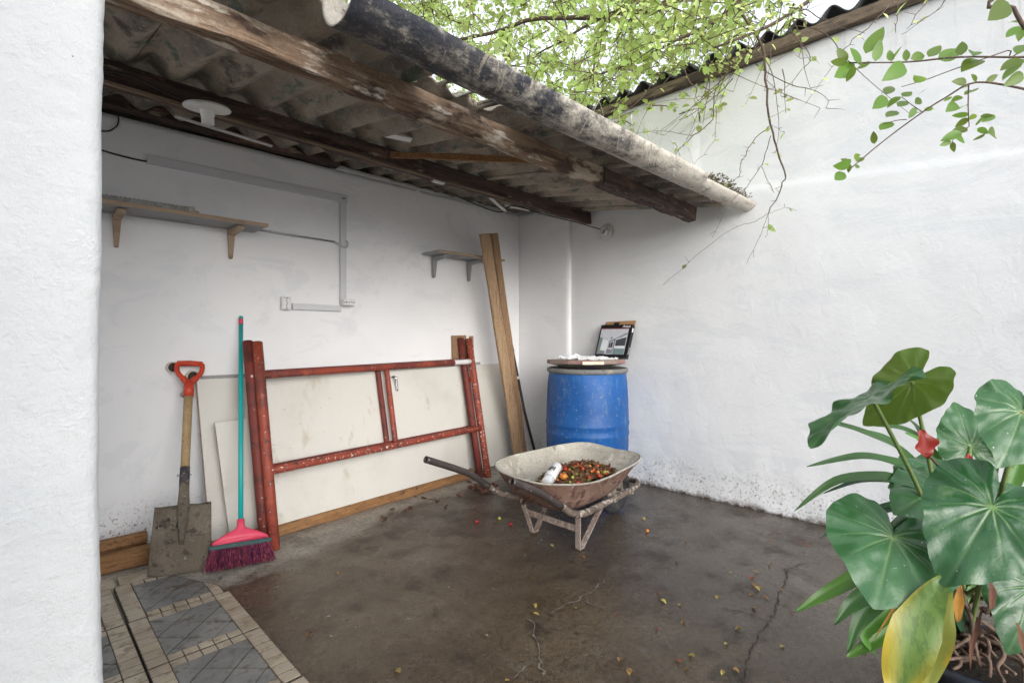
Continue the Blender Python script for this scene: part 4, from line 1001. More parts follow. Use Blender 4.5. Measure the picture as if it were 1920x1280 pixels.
# ------------------------------------------------------------------ tall planks and pole in the corner
m = MB(); m.plank((3.105, 3.005, .0), (2.675, 2.985, 1.94), (1, -.15, 0), .088, .032, 16, .003, ends=.003)
tag(m.build('tall_plank', W['plank_z']), 'wide tan plank leaning against the small shelf, front of two', 'plank')
m = MB(); m.plank((3.195, 3.03, .0), (2.802, 3.010, 1.965), (1, -.25, 0), .058, .035, 16, .003, ends=.003)
tag(m.build('tall_plank', W['plank_z2']), 'narrower darker plank leaning behind the wide tan plank', 'plank')
pole = thing('dark_pole', 'thin dark metal pole leaning in the corner beside the planks', 'pole', (3.30, 3.02, 0))
m = MB(); m.tube([(3.325, 3.00, 0), (3.29, 3.13, .45), (3.255, 3.245, .99)], [.012, .012, .0125], 10); m.build('tube', W['grip'], pole)
m = MB(); m.tube([(3.255, 3.245, .99), (3.25, 3.26, 1.055)], [.016, .0155], 12); m.build('end_cap', W['wire'], pole)
m = MB(); m.tube([(3.272, 3.19, .74), (3.270, 3.197, .765)], .0145, 10); m.build('tape_band', W['whitepaint'], pole)

# ------------------------------------------------------------------ wall fixings


def shelf(label, x0, x1, y0, z, t, bracket_x, bmat, board_mat):
    s = thing('wall_shelf', label, 'shelf', ((x0 + x1) / 2, 3.29, z))
    m = MB(); m.box(((x0 + x1) / 2, (y0 + 3.288) / 2, z + t / 2), (x1 - x0, 3.288 - y0, t - .004), None, 0, .001); m.build('shelf_board', board_mat, s, bevel=.002)
    m = MB(); m.box(((x0 + x1) / 2, y0 - .0015, z + t / 2), (x1 - x0, .006, t), None, 0, .0008); m.build('edge_band', W['tan'], s)
    for bx in bracket_x:
        m = MB(); w0, w1 = .018, .009
        P = [(3.288, z - .003), (y0 + .05, z - .003), (y0 + .05, z - .02), (3.288 - .03, z - .035), (3.288 - .022, z - .165), (3.288, z - .17)]
        a = [m.vert((bx - (w0 if q < 4 else w1), p[0], p[1])) for q, p in enumerate(P)]
        c = [m.vert((bx + (w0 if q < 4 else w1), p[0], p[1])) for q, p in enumerate(P)]
        m.face(a); m.face(c[::-1])
        for i in range(6): m.face((a[i], a[(i + 1) % 6], c[(i + 1) % 6], c[i]))
        m.build('bracket', bmat, s, bevel=.002)
    return s


shelf('long wall shelf with tan brackets carrying a corrugated hose', -.55, 1.06, 3.045, 1.752, .02, (.395, .93), W['tan'], W['board_grey'])
shelf('short wall shelf with dark brackets behind the tall planks', 2.29, 2.985, 3.075, 1.762, .018, (2.40, 2.76), W['board_grey'], W['board_grey'])
hz = thing('corrugated_hose', 'grey corrugated hose with a white end fitting lying on the long shelf', 'hose', (.4, 3.12, 1.775))
m = MB(); pts, rad = [], []
for i in range(241):
    s = i / 240; pts.append((-.40 + 1.07 * s, 3.10 + .02 * math.sin(s * 5), 1.7725 + .018 - .003 * s)); rad.append(.017 + .0022 * math.sin(i * math.pi / 2 * 1.0))
m.tube(pts, rad, 12); m.build('hose', W['hose'], hz)
m = MB(); m.pipe([(.655, 3.125, 1.791), (.70, 3.095, 1.792)], .022, .015, 18); m.build('end_fitting', W['pvc'], hz)
m = MB(); m.tube([(.655, 3.125, 1.790), (.73, 3.15, 1.790)], [.019, .016], 14); m.build('elbow', W['pvc'], hz)

rod = thing('hooked_rod', 'thin metal rod with a hooked end fixed to the wall beside the long shelf', 'rod', (1.3, 3.285, 1.76))
m = MB(); m.tube([(1.02, 3.286, 1.778), (1.575, 3.286, 1.770)], .0062, 8); m.build('rod', W['steel'], rod)
m = MB(); m.tube(smooth_path([(1.575, 3.286, 1.770), (1.605, 3.28, 1.755), (1.635, 3.27, 1.738), (1.655, 3.265, 1.745), (1.658, 3.265, 1.77), (1.648, 3.265, 1.785)], 4), .0062, 8); m.build('hook', W['steel'], rod)

tr = thing('cable_trunking', 'white square cable trunking running across and down the back wall', 'trunking', (1.63, 3.29, 1.31))
for a, sz in (((1.07, 3.287, 2.072), (1.09, .026, .046)), ((1.635, 3.287, 1.70), (.042, .026, .70)), ((1.455, 3.287, 1.317), (.33, .026, .040))):
    m = MB(); m.box(a, sz); m.build('trunking_run', W['trunking'], tr, bevel=.003)
m = MB(); m.box((1.637, 3.286, 2.071), (.052, .030, .052)); m.build('corner_joint', W['trunking'], tr, bevel=.003)
m = MB(); m.box((1.628, 3.2695, 2.072), (.016, .003, .006)); m.box((1.642, 3.2695, 2.074), (.006, .003, .008)); m.build('corner_mark', W['wire'], tr)


def outlet(c, w, h, label, horiz):
    t = thing('power_outlet', label, 'outlet', c)
    m = MB(); m.box((c[0], c[1] - .02, c[2]), (w, .036, h)); m.build('outlet_box', W['white_old'], t, bevel=.004)
    m = MB(); m.box((c[0], c[1] - .040, c[2]), (w * .82, .006, h * .82)); m.build('face_plate', W['white'], t, bevel=.003)
    for q in (-1, 0, 1):
        m = MB()
        p = (c[0] + (q * .013 + .012 if horiz else .004 * (1 - abs(q)) - .002), c[1] - .0435, c[2] + (.003 * (1 - abs(q)) if horiz else q * .014))
        m.lathe([(0, 0), (.0036, 0), (.0036, .002)], p, 10, 0, Matrix.Rotation(R(90), 3, 'X')); m.build('socket_hole', W['wire'], t)
    if horiz:
        m = MB(); m.lathe([(0, 0), (.008, 0), (.008, .003)], (c[0] - .022, c[1] - .0435, c[2]), 12, 0, Matrix.Rotation(R(90), 3, 'X')); m.build('switch_knob', W['steel'], t)
    for q in (-1, 1):
        m = MB(); p = (c[0] + (q * w * .42 if horiz else 0), c[1] - .0435, c[2] + (0 if horiz else q * h * .37))
        m.lathe([(0, 0), (.0045, 0), (.0045, .002)], p, 8, 0, Matrix.Rotation(R(90), 3, 'X')); m.build('screw', W['steel'], t)
    return t


outlet((1.245, 3.297, 1.334), .058, .082, 'upright white power outlet at the left end of the trunking', False)
outlet((1.655, 3.275, 1.358), .088, .044, 'sideways white power outlet at the foot of the vertical trunking', True)

m = MB(); m.tube(smooth_path([(-.3, 3.288, 2.12), (.2, 3.288, 2.085), (.40, 3.287, 2.062), (.52, 3.284, 2.058), (.53, 3.280, 2.075)], 5), .0045, 6)
tag(m.build('wall_cable', W['wire']), 'dark cable entering the left end of the wall trunking', 'cable')
m = MB(); m.tube(smooth_path([(.40, 3.275, 2.27), (.405, 3.285, 2.24), (.39, 3.288, 2.20), (.33, 3.288, 2.165), (.1, 3.288, 2.15)], 5), .004, 6)
tag(m.build('wall_cable', W['wire']), 'dark cable loop hanging from the wall plate beside the pier', 'cable')
m = MB(); m.tube(smooth_path([(.20, 2.45, 2.12), (.33, 2.42, 2.13), (.45, 2.44, 2.112), (.56, 2.43, 2.095)], 5), .004, 6)
tag(m.build('wall_cable', W['wire']), 'black cable running to the round ceiling lamp holder', 'cable')
m = MB(); m.tube(smooth_path([(1.88, 2.56, 2.06), (2.3, 2.66, 2.045), (2.62, 2.75, 2.06), (2.85, 2.84, 2.168), (3.1, 2.72, 2.12), (3.28, 2.535, 2.056), (3.36, 2.45, 2.02), (3.41, 2.36, 1.985)], 6), .004, 6)
tag(m.build('wall_cable', W['wire']), 'black cable sagging along the second beam to the wall lamp holder', 'cable')

# lamp holders
lh = thing('lamp_holder', 'white round lamp holder hanging below the second beam near the pier', 'lamp holder', (.60, 2.43, 2.10))
Mx = Matrix.Translation((.596, 2.42, 2.088)) @ Matrix.Rotation(R(6), 4, 'X') @ Matrix.Rotation(R(-4), 4, 'Y')
m = MB(); m.lathe([(.0, .018), (.05, .018), (.084, .008), (.090, 0), (.088, -.004), (.05, -.008), (.028, -.010)], (0, 0, 0), 36); xform(m, Mx); m.build('rose', W['white_old'], lh)
m = MB(); m.lathe([(.028, -.008), (.027, -.03), (.024, -.034), (.024, -.066), (.019, -.066), (.019, -.03), (0, -.03)], (0, 0, 0), 24); xform(m, Mx); m.build('lamp_socket', W['white'], lh)
lh = thing('lamp_holder', 'white round lamp holder without bulb on the yard wall above the barrel', 'lamp holder', (3.42, 2.343, 1.971))
Mx = Matrix.Translation((3.424, 2.343, 1.968)) @ Matrix.Rotation(R(-90), 4, 'Y')
m = MB(); m.lathe([(.0, .0), (.066, .0), (.066, .008), (.058, .016), (.03, .018)], (0, 0, 0), 36); xform(m, Mx); m.build('rose', W['white_old'], lh)
m = MB(); m.lathe([(.028, .016), (.026, .05), (.019, .05), (.019, .02)], (0, 0, 0), 24); xform(m, Mx); m.build('lamp_socket', W['white'], lh)
m = MB(); m.lathe([(.019, .022), (.0, .022)], (0, 0, 0), 24); m.lathe([(.006, .022), (.006, .034), (0, .034)], (0, 0, 0), 10); xform(m, Mx); m.build('contact', W['steel'], lh)

# pipe stubs in the back wall
for i, (p, r, lab) in enumerate((((.64, 3.30, .955), .029, 'open pipe stub in the wall left of the shovel grip'), ((.735, 3.30, .90), .032, 'open pipe stub in the wall behind the shovel grip'))):
    t = thing('pipe_stub', lab, 'pipe', p)
    m = MB(); m.pipe([(p[0], 3.297, p[2]), (p[0], 3.262, p[2])], r, r - .005, 20); m.build('pipe_collar', W['pvc'], t)
    m = MB(); m.lathe([(0, 0), (r - .005, 0)], (p[0], 3.285, p[2]), 20, 0, Matrix.Rotation(R(90), 3, 'X')); m.build('pipe_inside', W['darkpvc'], t)
m = MB(); m.lathe([(0, .02), (.008, .02), (.014, .012), (.012, 0)], (.69, 3.298, .80), 12, 0, Matrix.Rotation(R(90), 3, 'X'))
m.box((.69, 3.27, .812), (.008, .02, .03)); tag(m.build('wall_tap', W['steel']), 'small metal tap on the wall behind the shovel shaft', 'tap')

# ------------------------------------------------------------------ shovel
B = Vector((.565, 2.745, .024)); T = Vector((.712, 3.235, .955)); L = (T - B).length
sh = thing('shovel', 'square-mouth shovel caked in cement with an orange-red D grip, leaning on the wall', 'shovel', B)
Mx = frame(B, T - B, (1, -.14, 0))
m = MB(); rows = []
NV, NU = 18, 14
prof = lambda v: .128 - .022 * (1 - v) ** 2 * 0 - .014 * v
for side in (0, 1):
    for j in range(NV + 1):
        v = j / NV; zz = .31 * v; r = []
        for i in range(NU + 1):
            u = i / NU * 2 - 1
            half = .116 + .010 * (1 - v)
            x = u * half
            edge_r = .012 * (abs(u) ** 6) * (1 if v < .1 else 0)
            y = -.030 * (abs(u) ** 2.2) * (.5 + .5 * v) + .02 * (1 - v) ** 2 - .002 * side
            if v > .96: y += .006
            zc = zz + edge_r + (.010 * (1 - abs(u)) ** 2 if v > .95 else 0) + .003 * noise.noise(Vector((u * 3, v * 3, 1))) * (1 if j in (0, NV) else 0)
            r.append(m.vert((x, y + .0015 * noise.noise(Vector((u * 6, v * 8, 4))), zc)))
        rows.append(r)
for side in (0, 1):
    o = side * (NV + 1)
    for j in range(NV):
        for i in range(NU):
            q = (rows[o + j][i], rows[o + j][i + 1], rows[o + j + 1][i + 1], rows[o + j + 1][i]); m.face(q if side == 0 else q[::-1], 0, True)
o = NV + 1
for j in range(NV):
    for i in (0, NU): m.face((rows[j][i], rows[j + 1][i], rows[o + j + 1][i], rows[o + j][i]))
for i in range(NU):
    for j in (0, NV): m.face((rows[j][i], rows[j][i + 1], rows[o + j][i + 1], rows[o + j][i]))
xform(m, Mx); m.build('blade', W['blade'], sh)
m = MB(); m.tube([(0, .004, .13), (0, -.006, .22), (0, -.014, .30), (0, -.012, .36), (0, 0, .42), (0, .002, .50)], [.010, .022, .027, .0235, .0215, .021], 14); xform(m, Mx); m.build('socket', W['blade'], sh)
m = MB(); m.tube([(0, .0005, .405), (0, .002, .50)], [.0228, .0222], 14); xform(m, Mx); m.build('ferrule', W['ferrule'], sh)
m = MB(); m.tube([(0, .002, .495), (0, .003, .6), (0, .002, .75), (0, 0, .925)], [.0205, .0205, .021, .021], 14); xform(m, Mx); m.build('shaft', W['shaft'], sh)
m = MB(); m.tube([(0, 0, .885), (0, 0, .93), (0, 0, .965)], [.0245, .025, .024], 14)
m.tube(smooth_path([(0, 0, .955), (-.022, 0, .985), (-.050, 0, 1.02), (-.060, 0, 1.055), (-.056, 0, 1.082)], 4), [.017] * 6 + [.0125] * 11, 10)
m.tube(smooth_path([(0, 0, .955), (.022, 0, .985), (.050, 0, 1.02), (.060, 0, 1.055), (.056, 0, 1.082)], 4), [.017] * 6 + [.0125] * 11, 10)
m.tube([(-.060, 0, 1.082), (0, 0, 1.085), (.060, 0, 1.082)], [.0145, .0155, .0145], 12)
xform(m, Mx); m.build('grip', W['orange'], sh)
m = MB(); m.tube([(-.03, 0, .46), (.03, 0, .46)], .003, 6); m.tube([(-.033, 0, .46), (-.029, 0, .46)], .007, 8); xform(m, Mx); m.build('rivet', W['steel'], sh)

# ------------------------------------------------------------------ broom
B = Vector((.80, 2.665, .004)); T = Vector((.985, 3.278, 1.235)); L = (T - B).length
br = thing('broom', 'pink and teal broom with magenta bristles standing beside the shovel', 'broom', B)
Mx = frame(B, T - B, (.97, -.16, 0))
m = MB(); m.tube([(0, 0, .21), (0, 0, .6), (0, 0, 1.0), (0, 0, L - .045)], .0118, 14); xform(m, Mx); m.build('handle', W['teal'], br)
m = MB(); m.tube([(0, 0, L - .045), (0, 0, L - .008)], .0124, 14); xform(m, Mx); m.build('handle_band', W['pink'], br)
m = MB(); m.tube([(0, 0, L - .009), (0, 0, L + .008)], [.0126, .0115], 14); xform(m, Mx); m.build('handle_cap', W['teal'], br)
m = MB()      # cap: flared trapezoid with a neck
secs = [(.118, .130, .026), (.138, .122, .024), (.165, .062, .020), (.178, .030, .018), (.190, .019, .0175), (.225, .0165, .016)]
rows = []
for (z, hw, hd) in secs:
    r = []
    for q in range(20):
        a = 2 * math.pi * q / 20; ca, sa = math.cos(a), math.sin(a); pw = .45 if hw > .05 else .9
        zz = z - (.020 * abs(ca) ** 1.5 if hw > .1 else 0) + (.0 if hw < .1 else .012)
        r.append(m.vert((hw * math.copysign(abs(ca) ** pw, ca), hd * math.copysign(abs(sa) ** pw, sa), zz)))
    rows.append(r)
for i in range(len(rows) - 1):
    for q in range(20): m.face((rows[i][q], rows[i][(q + 1) % 20], rows[i + 1][(q + 1) % 20], rows[i + 1][q]), 0, True)
m.face(rows[0][::-1]); m.face(rows[-1])
xform(m, Mx); m.build('head_cap', W['pink'], br)
m = MB(); m.box((0, 0, .104), (.272, .046, .022)); xform(m, Mx); m.build('head_block', W['greenband'], br, bevel=.004)
m = MB()
for i in range(1300):
    u, w2 = rnd.uniform(-1, 1), rnd.uniform(-1, 1)
    p0 = Vector((u * .130, w2 * .019, .098))
    bend = Vector((u * rnd.uniform(.004, .022) + rnd.uniform(-.010, .010), w2 * .034 + rnd.uniform(-.012, .012), -.095 + rnd.uniform(-.006, .026)))
    mid_ = p0 + bend * .5 + Vector((rnd.uniform(-.004, .004), rnd.uniform(-.004, .004), 0))
    m.tube([p0, mid_, p0 + bend], (.0016, .0014), 3, cap=False)
xform(m, Mx)
m.v = [(x, y, max(z, .0045)) for x, y, z in m.v]
o = m.build('bristles', W['bristle'], br, recalc=False); o['kind'] = 'stuff'

# ------------------------------------------------------------------ barrel, lid, box
BC = (3.085, 2.285, 0)
ba = thing('barrel', 'blue plastic drum standing in the corner behind the wheelbarrow', 'barrel', BC)
prof = [(0, .0), (.270, .0), (.284, .012), (.288, .05), (.292, .10), (.299, .20), (.304, .30), (.3055, .40), (.309, .412), (.3095, .422), (.306, .434), (.306, .47), (.3105, .482), (.311, .494), (.3065, .506), (.305, .60), (.301, .70), (.295, .79), (.288, .845), (.283, .862)]
m = MB(); m.lathe(prof, BC, 64); o = m.build('drum', W['blue'], ba)
m = MB(); m.lathe([(.281, .855), (.292, .858), (.301, .868), (.304, .880), (.300, .890), (.288, .894), (.272, .888), (.262, .872), (0, .868)], BC, 64); m.build('top_rim', W['rim_grey'], ba)
ld = thing('drum_lid', 'worn cement slab lid with faded red edges on the blue drum', 'lid', (3.09, 2.30, .90))
m = MB(); n = 10
Mx = Matrix.Translation((3.085, 2.30, .905)) @ Matrix.Rotation(R(-1.2), 4, 'X') @ Matrix.Rotation(R(.8), 4, 'Y')
lo = [((.17 + .02 * math.sin(q * 3)) * math.cos(2 * math.pi * q / n), (.17 + .02 * math.cos(q * 2)) * math.sin(2 * math.pi * q / n)) for q in range(n)]
hi = [((.292 + .012 * math.sin(q * 2.3)) * math.cos(2 * math.pi * (q + .3) / n), (.292 + .012 * math.cos(q * 1.7)) * math.sin(2 * math.pi * (q + .3) / n)) for q in range(n)]
a = [m.vert((*p, -.008)) for p in lo]; b = [m.vert((*p, .018)) for p in hi]; c = [m.vert((*p, .048)) for p in hi]
m.face(a[::-1], 0); m.face(c, 0)
for q in range(n):
    m.face((a[q], a[(q + 1) % n], b[(q + 1) % n], b[q]), 0); m.face((b[q], b[(q + 1) % n], c[(q + 1) % n], c[q]), 1)
xform(m, Mx); m.build('slab', [W['lid'], W['lid_edge']], ld, bevel=.004)
dirn = Vector((-.707, -.707, 0)); tang = Vector((.707, -.707, 0))
m = MB(); pc = Vector((3.085, 2.30, .939)) + dirn * .288 + tang * .012
m.box(pc, (.15, .008, .022), Matrix((tang, -dirn, Vector((0, 0, 1)))).transposed(), 0, .001); m.build('pale_patch', W['paleboard'], ld)
# crumpled film on the lid
m = MB(); G = []
for j in range(26):
    row = []
    for i in range(34):
        u, v = i / 33, j / 25
        p = Vector((3.10 + (v - .5) * .30 - .02, 2.45 - u * .36, .955))
        h = .030 * max(0, noise.noise(Vector((u * 7, v * 6, 3)))) + .022 * abs(noise.noise(Vector((u * 17, v * 14, 9)))) + .02 * math.sin(math.pi * u) * math.sin(math.pi * v)
        row.append(m.vert(p + Vector((.02 * noise.noise(Vector((u * 9, v * 9, 5))), .02 * noise.noise(Vector((u * 9, v * 9, 15))), h * (1 - .4 * u)))))
    G.append(row)
for j in range(25):
    for i in range(33): m.face((G[j][i], G[j][i + 1], G[j + 1][i + 1], G[j + 1][i]))
tag(m.build('plastic_film', W['plastic_film'], recalc=False), 'crumpled white plastic film lying on the drum lid', 'film')

bx = thing('picture_box', 'flat black box printed with a kitchen photo, leaning on the wall above the drum', 'box', (3.36, 2.24, .96))
bb = Vector((3.298, 2.372, .962)); ydir = Vector((0, -1, 0)); upd = Vector((.085, -.012, .268)).normalized(); nd = ydir.cross(upd).normalized()
nd = nd if nd.x < 0 else -nd
BW, BH, BD = .288, .268, .034
def bp(u, v, d=0.0): return bb + ydir * (u * BW) + upd * (v * BH) + nd * d
m = MB(); fr = [m.vert(bp(u, v)) for u, v in ((0, 0), (1, 0), (1, 1), (0, 1))]; bk = [m.vert(bp(u, v, -BD)) for u, v in ((0, 0), (1, 0), (1, 1), (0, 1))]
m.face(fr); m.face(bk[::-1])
for i in range(4): m.face((fr[i], fr[(i + 1) % 4], bk[(i + 1) % 4], bk[i]))
m.build('carton', W['black'], bx)
m = MB(); q = [m.vert(bp(u, v, d)) for u, v, d in ((.04, .97, -.030), (.99, .97, -.030), (1.0, 1.16, -.034), (.06, 1.135, -.034))]; q2 = [m.vert(Vector(m.v[i]) + nd * .004) for i in q]
m.face(q); m.face(q2[::-1])
for i in range(4): m.face((q[i], q[(i + 1) % 4], q2[(i + 1) % 4], q2[i]))
m.build('open_flap', W['cardboard'], bx)
m = MB()
for (u0, u1, h0, h1) in ((.10, .33, .03, .01), (.38, .55, .085, .09), (.58, .78, .015, .03)):
    q = [m.vert(bp(u0, .98, -.002)), m.vert(bp(u1, .98, -.002)), m.vert(bp(u1 - .01, 1 + h1, -.012)), m.vert(bp(u0 + .01, 1 + h0, -.012))]; q2 = [m.vert(Vector(m.v[i]) - nd * .003) for i in q]
    m.face(q); m.face(q2[::-1])
    for i in range(4): m.face((q[i], q[(i + 1) % 4], q2[(i + 1) % 4], q2[i]))
m.build('torn_tab', W['black'], bx)
PR = {}
for nm, c in dict(pw=(.52, .53, .57), pl=(.66, .68, .72), pg=(.22, .24, .27), pd=(.06, .065, .075), pt=(.17, .24, .25), pr=(.22, .02, .03), py=(.45, .42, .03)).items():
    PR[nm] = mk('print_' + nm, c, [(40, .5, .7, tuple(x * .88 for x in c))], .4)
prints = [('pw', [(.045, .10), (.915, .10), (.915, .87), (.045, .87)]), ('pr', [(.03, .875), (.93, .875), (.93, .895), (.03, .895)]),
          ('pl', [(.13, .12), (.34, .12), (.36, .52), (.16, .54)]), ('pg', [(.05, .10), (.30, .10), (.30, .20), (.05, .22)]),
          ('pt', [(.055, .2), (.13, .2), (.15, .60), (.055, .62)]),
          ('pg', [(.36, .50), (.56, .58), (.90, .76), (.90, .70), (.56, .52), (.36, .46)]),
          ('pl', [(.57, .56), (.90, .66), (.90, .64), (.57, .54)]), ('pd', [(.60, .34), (.90, .36), (.90, .62), (.60, .53)]),
          ('pl', [(.58, .28), (.90, .28), (.90, .36), (.58, .35)]), ('pt', [(.56, .10), (.91, .10), (.91, .27), (.58, .27)]),
          ('pd', [(.40, .30), (.44, .30), (.44, .46), (.40, .45)]), ('pd', [(.46, .30), (.52, .30), (.52, .47), (.46, .46)]),
          ('pd', [(.555, .2), (.57, .2), (.57, .56), (.555, .56)]), ('pg', [(.36, .12), (.54, .12), (.54, .20), (.36, .23)]),
          ('pd', [(.36, .235), (.54, .205), (.54, .22), (.36, .25)]), ('pl', [(.44, .79), (.52, .79), (.51, .82), (.45, .82)]), ('pl', [(.24, .62), (.29, .62), (.28, .65), (.25, .65)]),
          ('pd', [(.42, .56), (.47, .575), (.47, .61), (.42, .60)]), ('py', [(.11, .22), (.14, .27), (.16, .22), (.20, .25), (.15, .19)])]
for i, (mt, pl) in enumerate(prints):
    m = MB(); m.face([m.vert(bp(u, v, .0008 + .0004 * i)) for u, v in pl]); m.build('printed_picture' if i == 0 else 'print_patch', PR[mt], bx, recalc=False)


def text(body, size, M, mat, parent, name='lettering', shear=0.0):
    cu = bpy.data.curves.new(name, 'FONT'); cu.body = body; cu.size = size; cu.extrude = .0004; cu.shear = shear
    cu.align_x = 'LEFT'; cu.materials.append(mat)
    o = link(name, cu)
    bpy.context.view_layer.update()
    me = bpy.data.meshes.new_from_object(o.evaluated_get(bpy.context.evaluated_depsgraph_get()))
    bpy.data.objects.remove(o)
    return link(name, me, parent, M)


Mt = Matrix((ydir, upd, nd)).transposed().to_4x4(); Mt.translation = bp(.70, .915, .001)
text('Avant', .030, Mt, W['white'], bx, shear=.25)
Ms = Matrix((upd, nd.cross(upd) * -1 * -1, Vector((0, -1, 0)))).transposed().to_4x4()
Ms = Matrix((-upd, nd, Vector((0, -1, 0)))).transposed().to_4x4()
if Ms.determinant() < 0: Ms = Matrix((upd, nd, Vector((0, -1, 0)))).transposed().to_4x4()
Ms.translation = bp(1, .12 if Ms.col[0].xyz.dot(upd) > 0 else .80, -.026) + Vector((0, -.0012, 0))
text('Avant', .024, Ms, W['white_old'], bx)
m = MB(); m.face([m.vert(bp(1, v, d) + Vector((0, -.001, 0))) for v, d in ((.78, -.006), (.78, -.024), (.90, -.024), (.90, -.006))]); m.build('side_label', W['white'], bx, recalc=False)

# ------------------------------------------------------------------ wheelbarrow
wb = thing('wheelbarrow', 'cement-splattered rusty wheelbarrow holding swept leaves and berries', 'wheelbarrow', (2.3, 1.81, 0))


def tray_ring(z, x0, x1, hy0, hy1, n=56):
    pts = []
    for q in range(n):
        a = 2 * math.pi * q / n; ca, sa = math.cos(a), math.sin(a)
        e = .40 if ca > 0 else .62
        u = math.copysign(abs(ca) ** e, ca); v = math.copysign(abs(sa) ** e, sa)
        x = (x0 + x1) / 2 + (x1 - x0) / 2 * u
        hy = hy0 + (hy1 - hy0) * (x - x0) / (x1 - x0)
        pts.append(Vector((x, 1.812 + hy * v, z)))
    return pts


levels = [(.205, 2.10, 2.42, .13, .11), (.212, 2.02, 2.47, .18, .15), (.25, 1.96, 2.53, .222, .188), (.31, 1.905, 2.60, .25, .218), (.37, 1.86, 2.68, .276, .24), (.405, 1.83, 2.745, .292, .255)]
rings = []
for (z, x0, x1, h0, h1) in levels:
    r = tray_ring(z, x0, x1, h0, h1)
    for p in r:
        f = (z - .2) / .2
        p.z += f * (.024 * max(0, (p.y - 1.812) / .3) - .034 * max(0, (1.812 - p.y) / .3) * math.sin(max(0, min(1, (p.x - 1.8) / .9)) * math.pi))
        p += Vector((noise.noise(p * 6) * .008, noise.noise(p * 6 + Vector((9, 0, 0))) * .008, noise.noise(p * 5 + Vector((0, 9, 0))) * .006))
    rings.append(r)
n = len(rings[0])
for nm, mt, off in (('tray', W['rust'], 0.0), ('cement_lining', W['crust'], .006)):
    m = MB(); G = []
    for r in rings:
        G.append([m.vert(p + (Vector((2.25, 1.812, p.z)) - p).normalized() * off + Vector((0, 0, off * .3))) for p in r])
    for i in range(len(G) - 1):
        for q in range(n): m.face((G[i][q], G[i][(q + 1) % n], G[i + 1][(q + 1) % n], G[i + 1][q]), 0, True)
    m.face(G[0])
    m.build(nm, mt, wb, recalc=False)
m = MB(); top = [p + (Vector((2.25, 1.812, p.z)) - p).normalized() * .003 for p in rings[-1]]
m.tube(top + [top[0], top[1]], .0055, 6, cap=False); m.build('tray_rim', W['crust'], wb)
near = [(1.575, 1.578, .482), (1.68, 1.580, .432), (1.80, 1.583, .368), (1.93, 1.588, .285), (2.04, 1.592, .222), (2.13, 1.598, .200), (2.25, 1.61, .196), (2.45, 1.632, .194), (2.68, 1.664, .188), (2.82, 1.70, .184)]
far = [(1.452, 2.052, .520), (1.56, 2.05, .474), (1.66, 2.048, .430), (1.75, 2.046, .385), (1.86, 2.042, .305), (1.98, 2.036, .235), (2.10, 2.026, .203), (2.25, 2.014, .197), (2.45, 1.992, .194), (2.68, 1.96, .188), (2.82, 1.924, .184)]
front = [(2.888, 1.745, .183), (2.905, 1.812, .183), (2.888, 1.88, .183)]
path = smooth_path(near + front + far[::-1], 5)
i0 = next(i for i, p in enumerate(path) if (p - Vector(near[3])).length < .005)
i1 = next(i for i, p in enumerate(path) if (p - Vector(far[4])).length < .005)
m = MB(); m.tube(path[i0:i1 + 1], .0185, 12, wob=.10); m.build('frame_tube', W['barrow_tube'], wb)
for seq in (path[:i0 + 1], path[i1:]):
    m = MB(); m.pipe(seq, .0178, .0140, 14); m.build('handle_tube', W['grip'], wb)
for sy, ys in ((-1, 1.628), (1, 1.955)):
    y1 = 1.60 if sy < 0 else 2.018
    m = MB()
    m.plank((2.085, y1, .215), (2.118, ys, .012), (0, 1, 0), .030, .008, 6, .001)
    m.plank((2.116, ys, .010), (2.155, ys, .010), (0, 1, 0), .030, .008, 3, .001)
    m.plank((2.150, ys, .010), (2.335, y1 + (.028 if sy < 0 else -.028), .190), (0, 1, 0), .030, .008, 6, .001)
    m.build('leg', W['barrow_leg'], wb)
m = MB(); m.plank((2.108, 1.612, .118), (2.108, 1.99, .118), (0, 0, 1), .034, .007, 6, .001); m.build('leg_brace', W['barrow_leg'], wb)
m = MB(); WC = Vector((2.735, 1.812, .155))
Mx = Matrix.Translation(WC) @ Matrix.Rotation(R(90), 4, 'X')
pr = [(.118 + .036 * math.cos(a) * 1.0, .028 * math.sin(a)) for a in [2 * math.pi * q / 14 for q in range(15)]]
m.lathe(pr, (0, 0, 0), 40); xform(m, Mx); wheel = m.build('wheel', W['rubber'], wb)
m = MB(); m.lathe([(.0, -.02), (.03, -.02), (.035, -.008), (.085, -.010), (.095, -.018), (.100, 0), (.095, .018), (.085, .010), (.035, .008), (.03, .02), (0, .02)], (0, 0, 0), 32); xform(m, Mx); m.build('hub_disc', W['wheel'], wheel)
m = MB(); m.tube([(2.735, 1.675, .157), (2.735, 1.95, .157)], .009, 10); m.build('axle', W['barrow_tube'], wb)
for yy in (1.682, 1.944):
    m = MB(); m.plank((2.735, yy, .15), (2.735, yy, .195), (1, 0, 0), .03, .008, 3); m.build('axle_bracket', W['barrow_leg'], wb)
for yy in (1.70, 1.925):
    m = MB(); m.plank((2.45, yy + (-.05 if yy < 1.8 else .05), .20), (2.46, yy, .26), (1, 0, 0), .03, .006, 3); m.build('tray_bracket', W['barrow_leg'], wb)

# contents: heap of litter, loose berries, a white bottle, a stick


def heap_z(x, y):
    u = (x - 2.25) / .37; v = (y - 1.725) / .225
    f = max(0, 1 - u * u - v * v)
    return .232 + .163 * f ** .6 + .012 * noise.noise(Vector((x * 25, y * 25, 0)))


